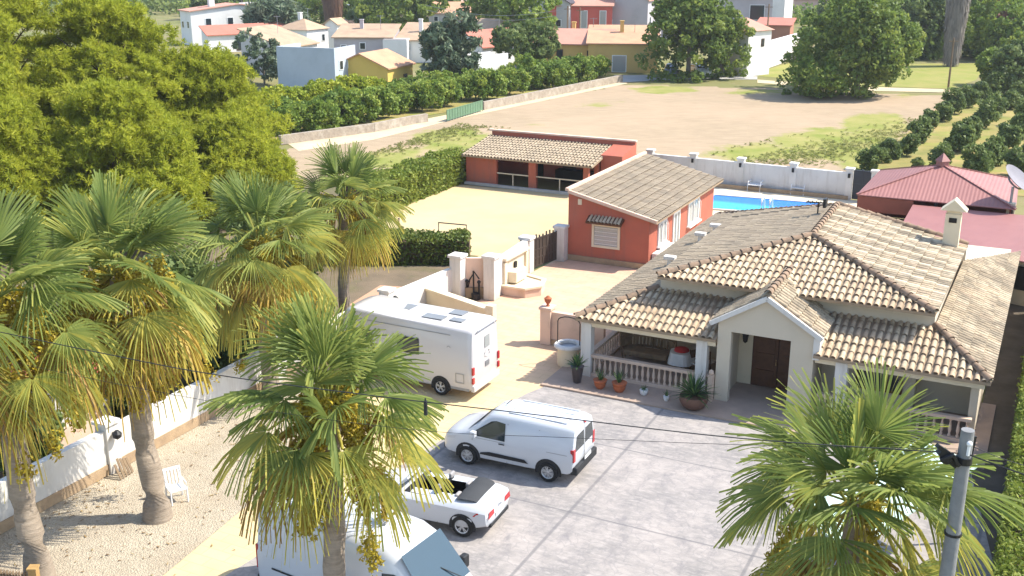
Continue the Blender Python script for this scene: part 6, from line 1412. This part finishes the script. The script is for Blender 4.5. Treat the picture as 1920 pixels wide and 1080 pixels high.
T('small_tree', 'small dark tree between the long white house and the far orchard', 455, 24, 7, 4.8, 'dark', 97, base=.05, n=80, per=36, size=.4, cr=.9)
T('small_tree', 'green trees before the far orchard right of the pale house', 560, 46, 7, 6.0, 'citrus', 98, base=.05, n=100, per=36, size=.4, cr=1.0)
# far palms with brown skirts
def skirtpalm(label, u, v_, h, r0, r1, sd, m, topcrown=True):
    rng = np.random.default_rng(sd); t_ = LT('skirted_palm', label, 'palm', G(u, v_)); MB().tube([(0, 0, 0), (0, 0, h)], [.5, .4], 10).build('trunk', M['greybark'], t_)
    n_ = 9000; z = rng.random(n_) ** .8 * h * .96 + h * .04; a = rng.random(n_) * 6.28; r = (r0 + (r1 - r0) * z / h) * rng.uniform(.6, 1.05, n_)
    P = np.stack([np.cos(a) * r, np.sin(a) * r, z], 1); d = np.stack([np.cos(a) * .18, np.sin(a) * .18, -np.ones(n_)], 1); w_ = np.stack([-np.sin(a), np.cos(a), np.zeros(n_)], 1) * .07
    L_ = rng.uniform(.5, 1.2, (n_, 1)); Q = P + d * L_; Q[:, 2] = np.maximum(Q[:, 2], .02); V = np.stack([P - w_, P + w_, Q + w_ * .3, Q - w_ * .3], 1).reshape(-1, 3)
    npmesh('dead_fronds', V, np.arange(4 * n_).reshape(n_, 4), np.clip(rng.normal(.5, .25, n_), 0, 1), m, t_)
    if topcrown:
        C = crownpts(rng, 40, 2.6, 1.6, h + .8, 5); V, F, tn = leafcloud(C, np.full(40, .9), 40, .4, rng, 3.0); npmesh('crown', V, F, tn, LM['mid'], t_)
skirtpalm('thick far palm trunk with a long grey skirt of dead fronds at the top right', 1782, 124, 15.5, .9, 1.9, 5, leafmat('grey_dead_frond', (0.16, 0.135, 0.115), (0.24, 0.205, 0.175), (0.31, 0.27, 0.22), .1))
skirtpalm('far palm with a brown skirt of dead fronds at the top left', 626, 60, 9.0, 1.2, 2.3, 6, leafmat('brown_dead_frond', (0.12, 0.06, 0.035), (0.19, 0.10, 0.06), (0.25, 0.15, 0.08), .1))
# far orchard on the rise at the top left: one mass of rows
def far_orchard():
    rng = np.random.default_rng(77); C = []
    for k, y in enumerate(np.arange(272, 600, 6.5)):
        x = np.arange(-185, -5, 2.4) + rng.normal(0, .5, len(np.arange(-185, -5, 2.4))); C.append(np.stack([x, np.full(len(x), y) + rng.normal(0, .4, len(x)), np.full(len(x), 1.3) + max(0, y - 300) * .0], 1))
    C = np.concatenate(C); V, F, tn = leafcloud(C, np.full(len(C), 1.55), 16, .62, rng); V[:, 2] = np.maximum(V[:, 2], 0.02)
    o = npmesh('far_orchard', V, F, tn, leafmat('far_orchard_leaf', (0.085, 0.12, 0.025), (0.13, 0.17, 0.035), (0.19, 0.22, 0.05), .25)); tag(o, 'green rows of the large orchard at the top left horizon', 'orchard', kind='stuff')
far_orchard()
def undergrowth():
    rng = np.random.default_rng(78); C = []
    for (u0, u1, v0, v1, n_) in ((1480, 1930, 0, 46, 420), (560, 900, 0, 30, 260), (330, 600, 20, 42, 130), (1700, 1930, 86, 112, 120)):
        for k in range(n_):
            p = G(rng.uniform(u0, u1), rng.uniform(v0 - 10, v1)); C.append((p.x, p.y, rng.uniform(.6, 2.4)))
    C = np.array(C); V, F, tn = leafcloud(C, rng.uniform(1.2, 2.6, len(C)), 34, .5, rng); V[:, 2] = np.maximum(V[:, 2], .02)
    o = npmesh('far_shrubs', V, F, tn, LM['mid']); tag(o, 'mass of far shrubs and trees along the top of the picture', 'shrubs', kind='stuff')
undergrowth()
# poles
for lab, u, v_, y_, h in (('thin wooden pole in front of the grey gable, left of its twin', 1063, 118, 0, 7.8), ('thin pale pole in front of the coral red house', 1086, 118, 0, 7.6), ('thin brown pole against the white yard wall', 1434, 130, 0, 8.5), ('slim brown pole at the edge of the orchard, before the far palm', 1777, 172, 0, 6.0)):
    p = G(u, v_); t_ = LT('telephone_pole', lab, 'pole', p); MB().tube([(0, 0, 0), (0, 0, h)], [.13, .09], 8).build('post', M['weather'], t_); MB().bar((-.5, 0, h - .4), (.5, 0, h - .4), .08, .1).build('crossarm', M['weather'], t_)
for i, (z0, z1) in enumerate(((7.4, 7.2), (6.7, 6.5))):
    p = G(1063, 118, 0) + Vector((0, 0, z0)); q = G(800, 100, 0) + Vector((0, 0, z1)); pts = [p.lerp(q, k / 12) - Vector((0, 0, 1.2 * math.sin(math.pi * k / 12))) for k in range(13)]
    lsolo(MB().tube([x - pts[0] for x in pts], .025, 4), 'telephone_wire', M['steel'], ['upper far wire from the twin poles over the dark trees', 'lower far wire from the twin poles over the dark trees'][i], 'cable', pts[0])
# parked cars under the big tree
def farcar(label, u, v_, rz, c):
    t_ = LT('parked_car', label, 'car', G(u, v_), rz)
    st = [(-2.0, .4, .7, .85, .7, .72, .6), (-1.9, .25, .85, 1.2, .82, .84, .62), (-1.4, .2, .88, 1.45, .85, .86, .64), (.1, .2, .9, 1.46, .85, .86, .66), (.9, .2, .9, 1.0, .85, .86, .74), (1.7, .22, .78, .88, .8, .8, .66), (2.0, .32, .6, .7, .62, .62, .5)]
    L = Loft(st, .03); L.mesh().build('body', carpaint('far_car_paint', c), t_, smooth=35); b = MB()
    for sd in (1, -1): L.side(b, [(.7, .98), (-1.7, .95), (-1.4, 1.3), (.0, 1.34)], sd, .015)
    b.build('side_window', M['glass'], t_)
    MB().poly((.92, -.7, 1.03), (.92, .7, 1.03), (.14, .6, 1.44), (.14, -.6, 1.44)).build('windscreen', M['glass'], t_)
    for sd in (1, -1):
        for x in (1.25, -1.25): wheel(t_, x, sd * .74, .31, .2, sd, 5)
farcar('white car parked in the shade of the big round tree, right side', 1312, 142, R(-75), (.7, .7, .7))
farcar('grey car parked in the shade of the big round tree, left side', 1258, 142, R(-100), (.22, .24, .27))

# ================================================================== AIR
hz = MB().box(-1000, 1000, -60, 1750, -1.5, 40).build('haze', bpy.data.materials.new('haze_air')); hz['kind'] = 'stuff'; pass
hm = hz.data.materials[0]; hm.use_nodes = True; ht = hm.node_tree
ht.nodes.remove(ht.nodes['Principled BSDF']); pv = ht.nodes.new('ShaderNodeVolumePrincipled'); pv.inputs['Density'].default_value = 0.0002; pv.inputs['Color'].default_value = (0.92, 0.94, 1.0, 1); pv.inputs['Anisotropy'].default_value = 0.2
ht.links.new(pv.outputs[0], ht.nodes['Material Output'].inputs['Volume'])

# repeats of one kind that each have their own label still share a group
GRP = {'fan_palm': 'fan palms around the yard', 'pine_tree': 'pines on the left', 'potted_plant': 'potted plants along the porch', 'porch_chair': 'dark chairs on the porch', 'garden_bush': 'bushes behind the white wall', 'house': 'houses of the village', 'large_tree': 'large trees around the village', 'small_tree': 'small trees by the far orchard',
       'telephone_pole': 'far wooden poles', 'overhead_cable': 'cables of the utility pole', 'telephone_wire': 'far telephone wires', 'parked_car': 'cars under the big round tree', 'barn': 'far barns', 'skirted_palm': 'far palms with skirts of dead fronds', 'stone_wall': 'stone walls along the citrus trees', 'yard_wall': 'yard walls by the corner house', 'hedge': 'clipped hedges'}
for o in list(SC.objects):
    k = o.name.split('.')[0]
    if o.parent is None and k in GRP and not o.get('group') and o.get('label'): o['group'] = GRP[k]
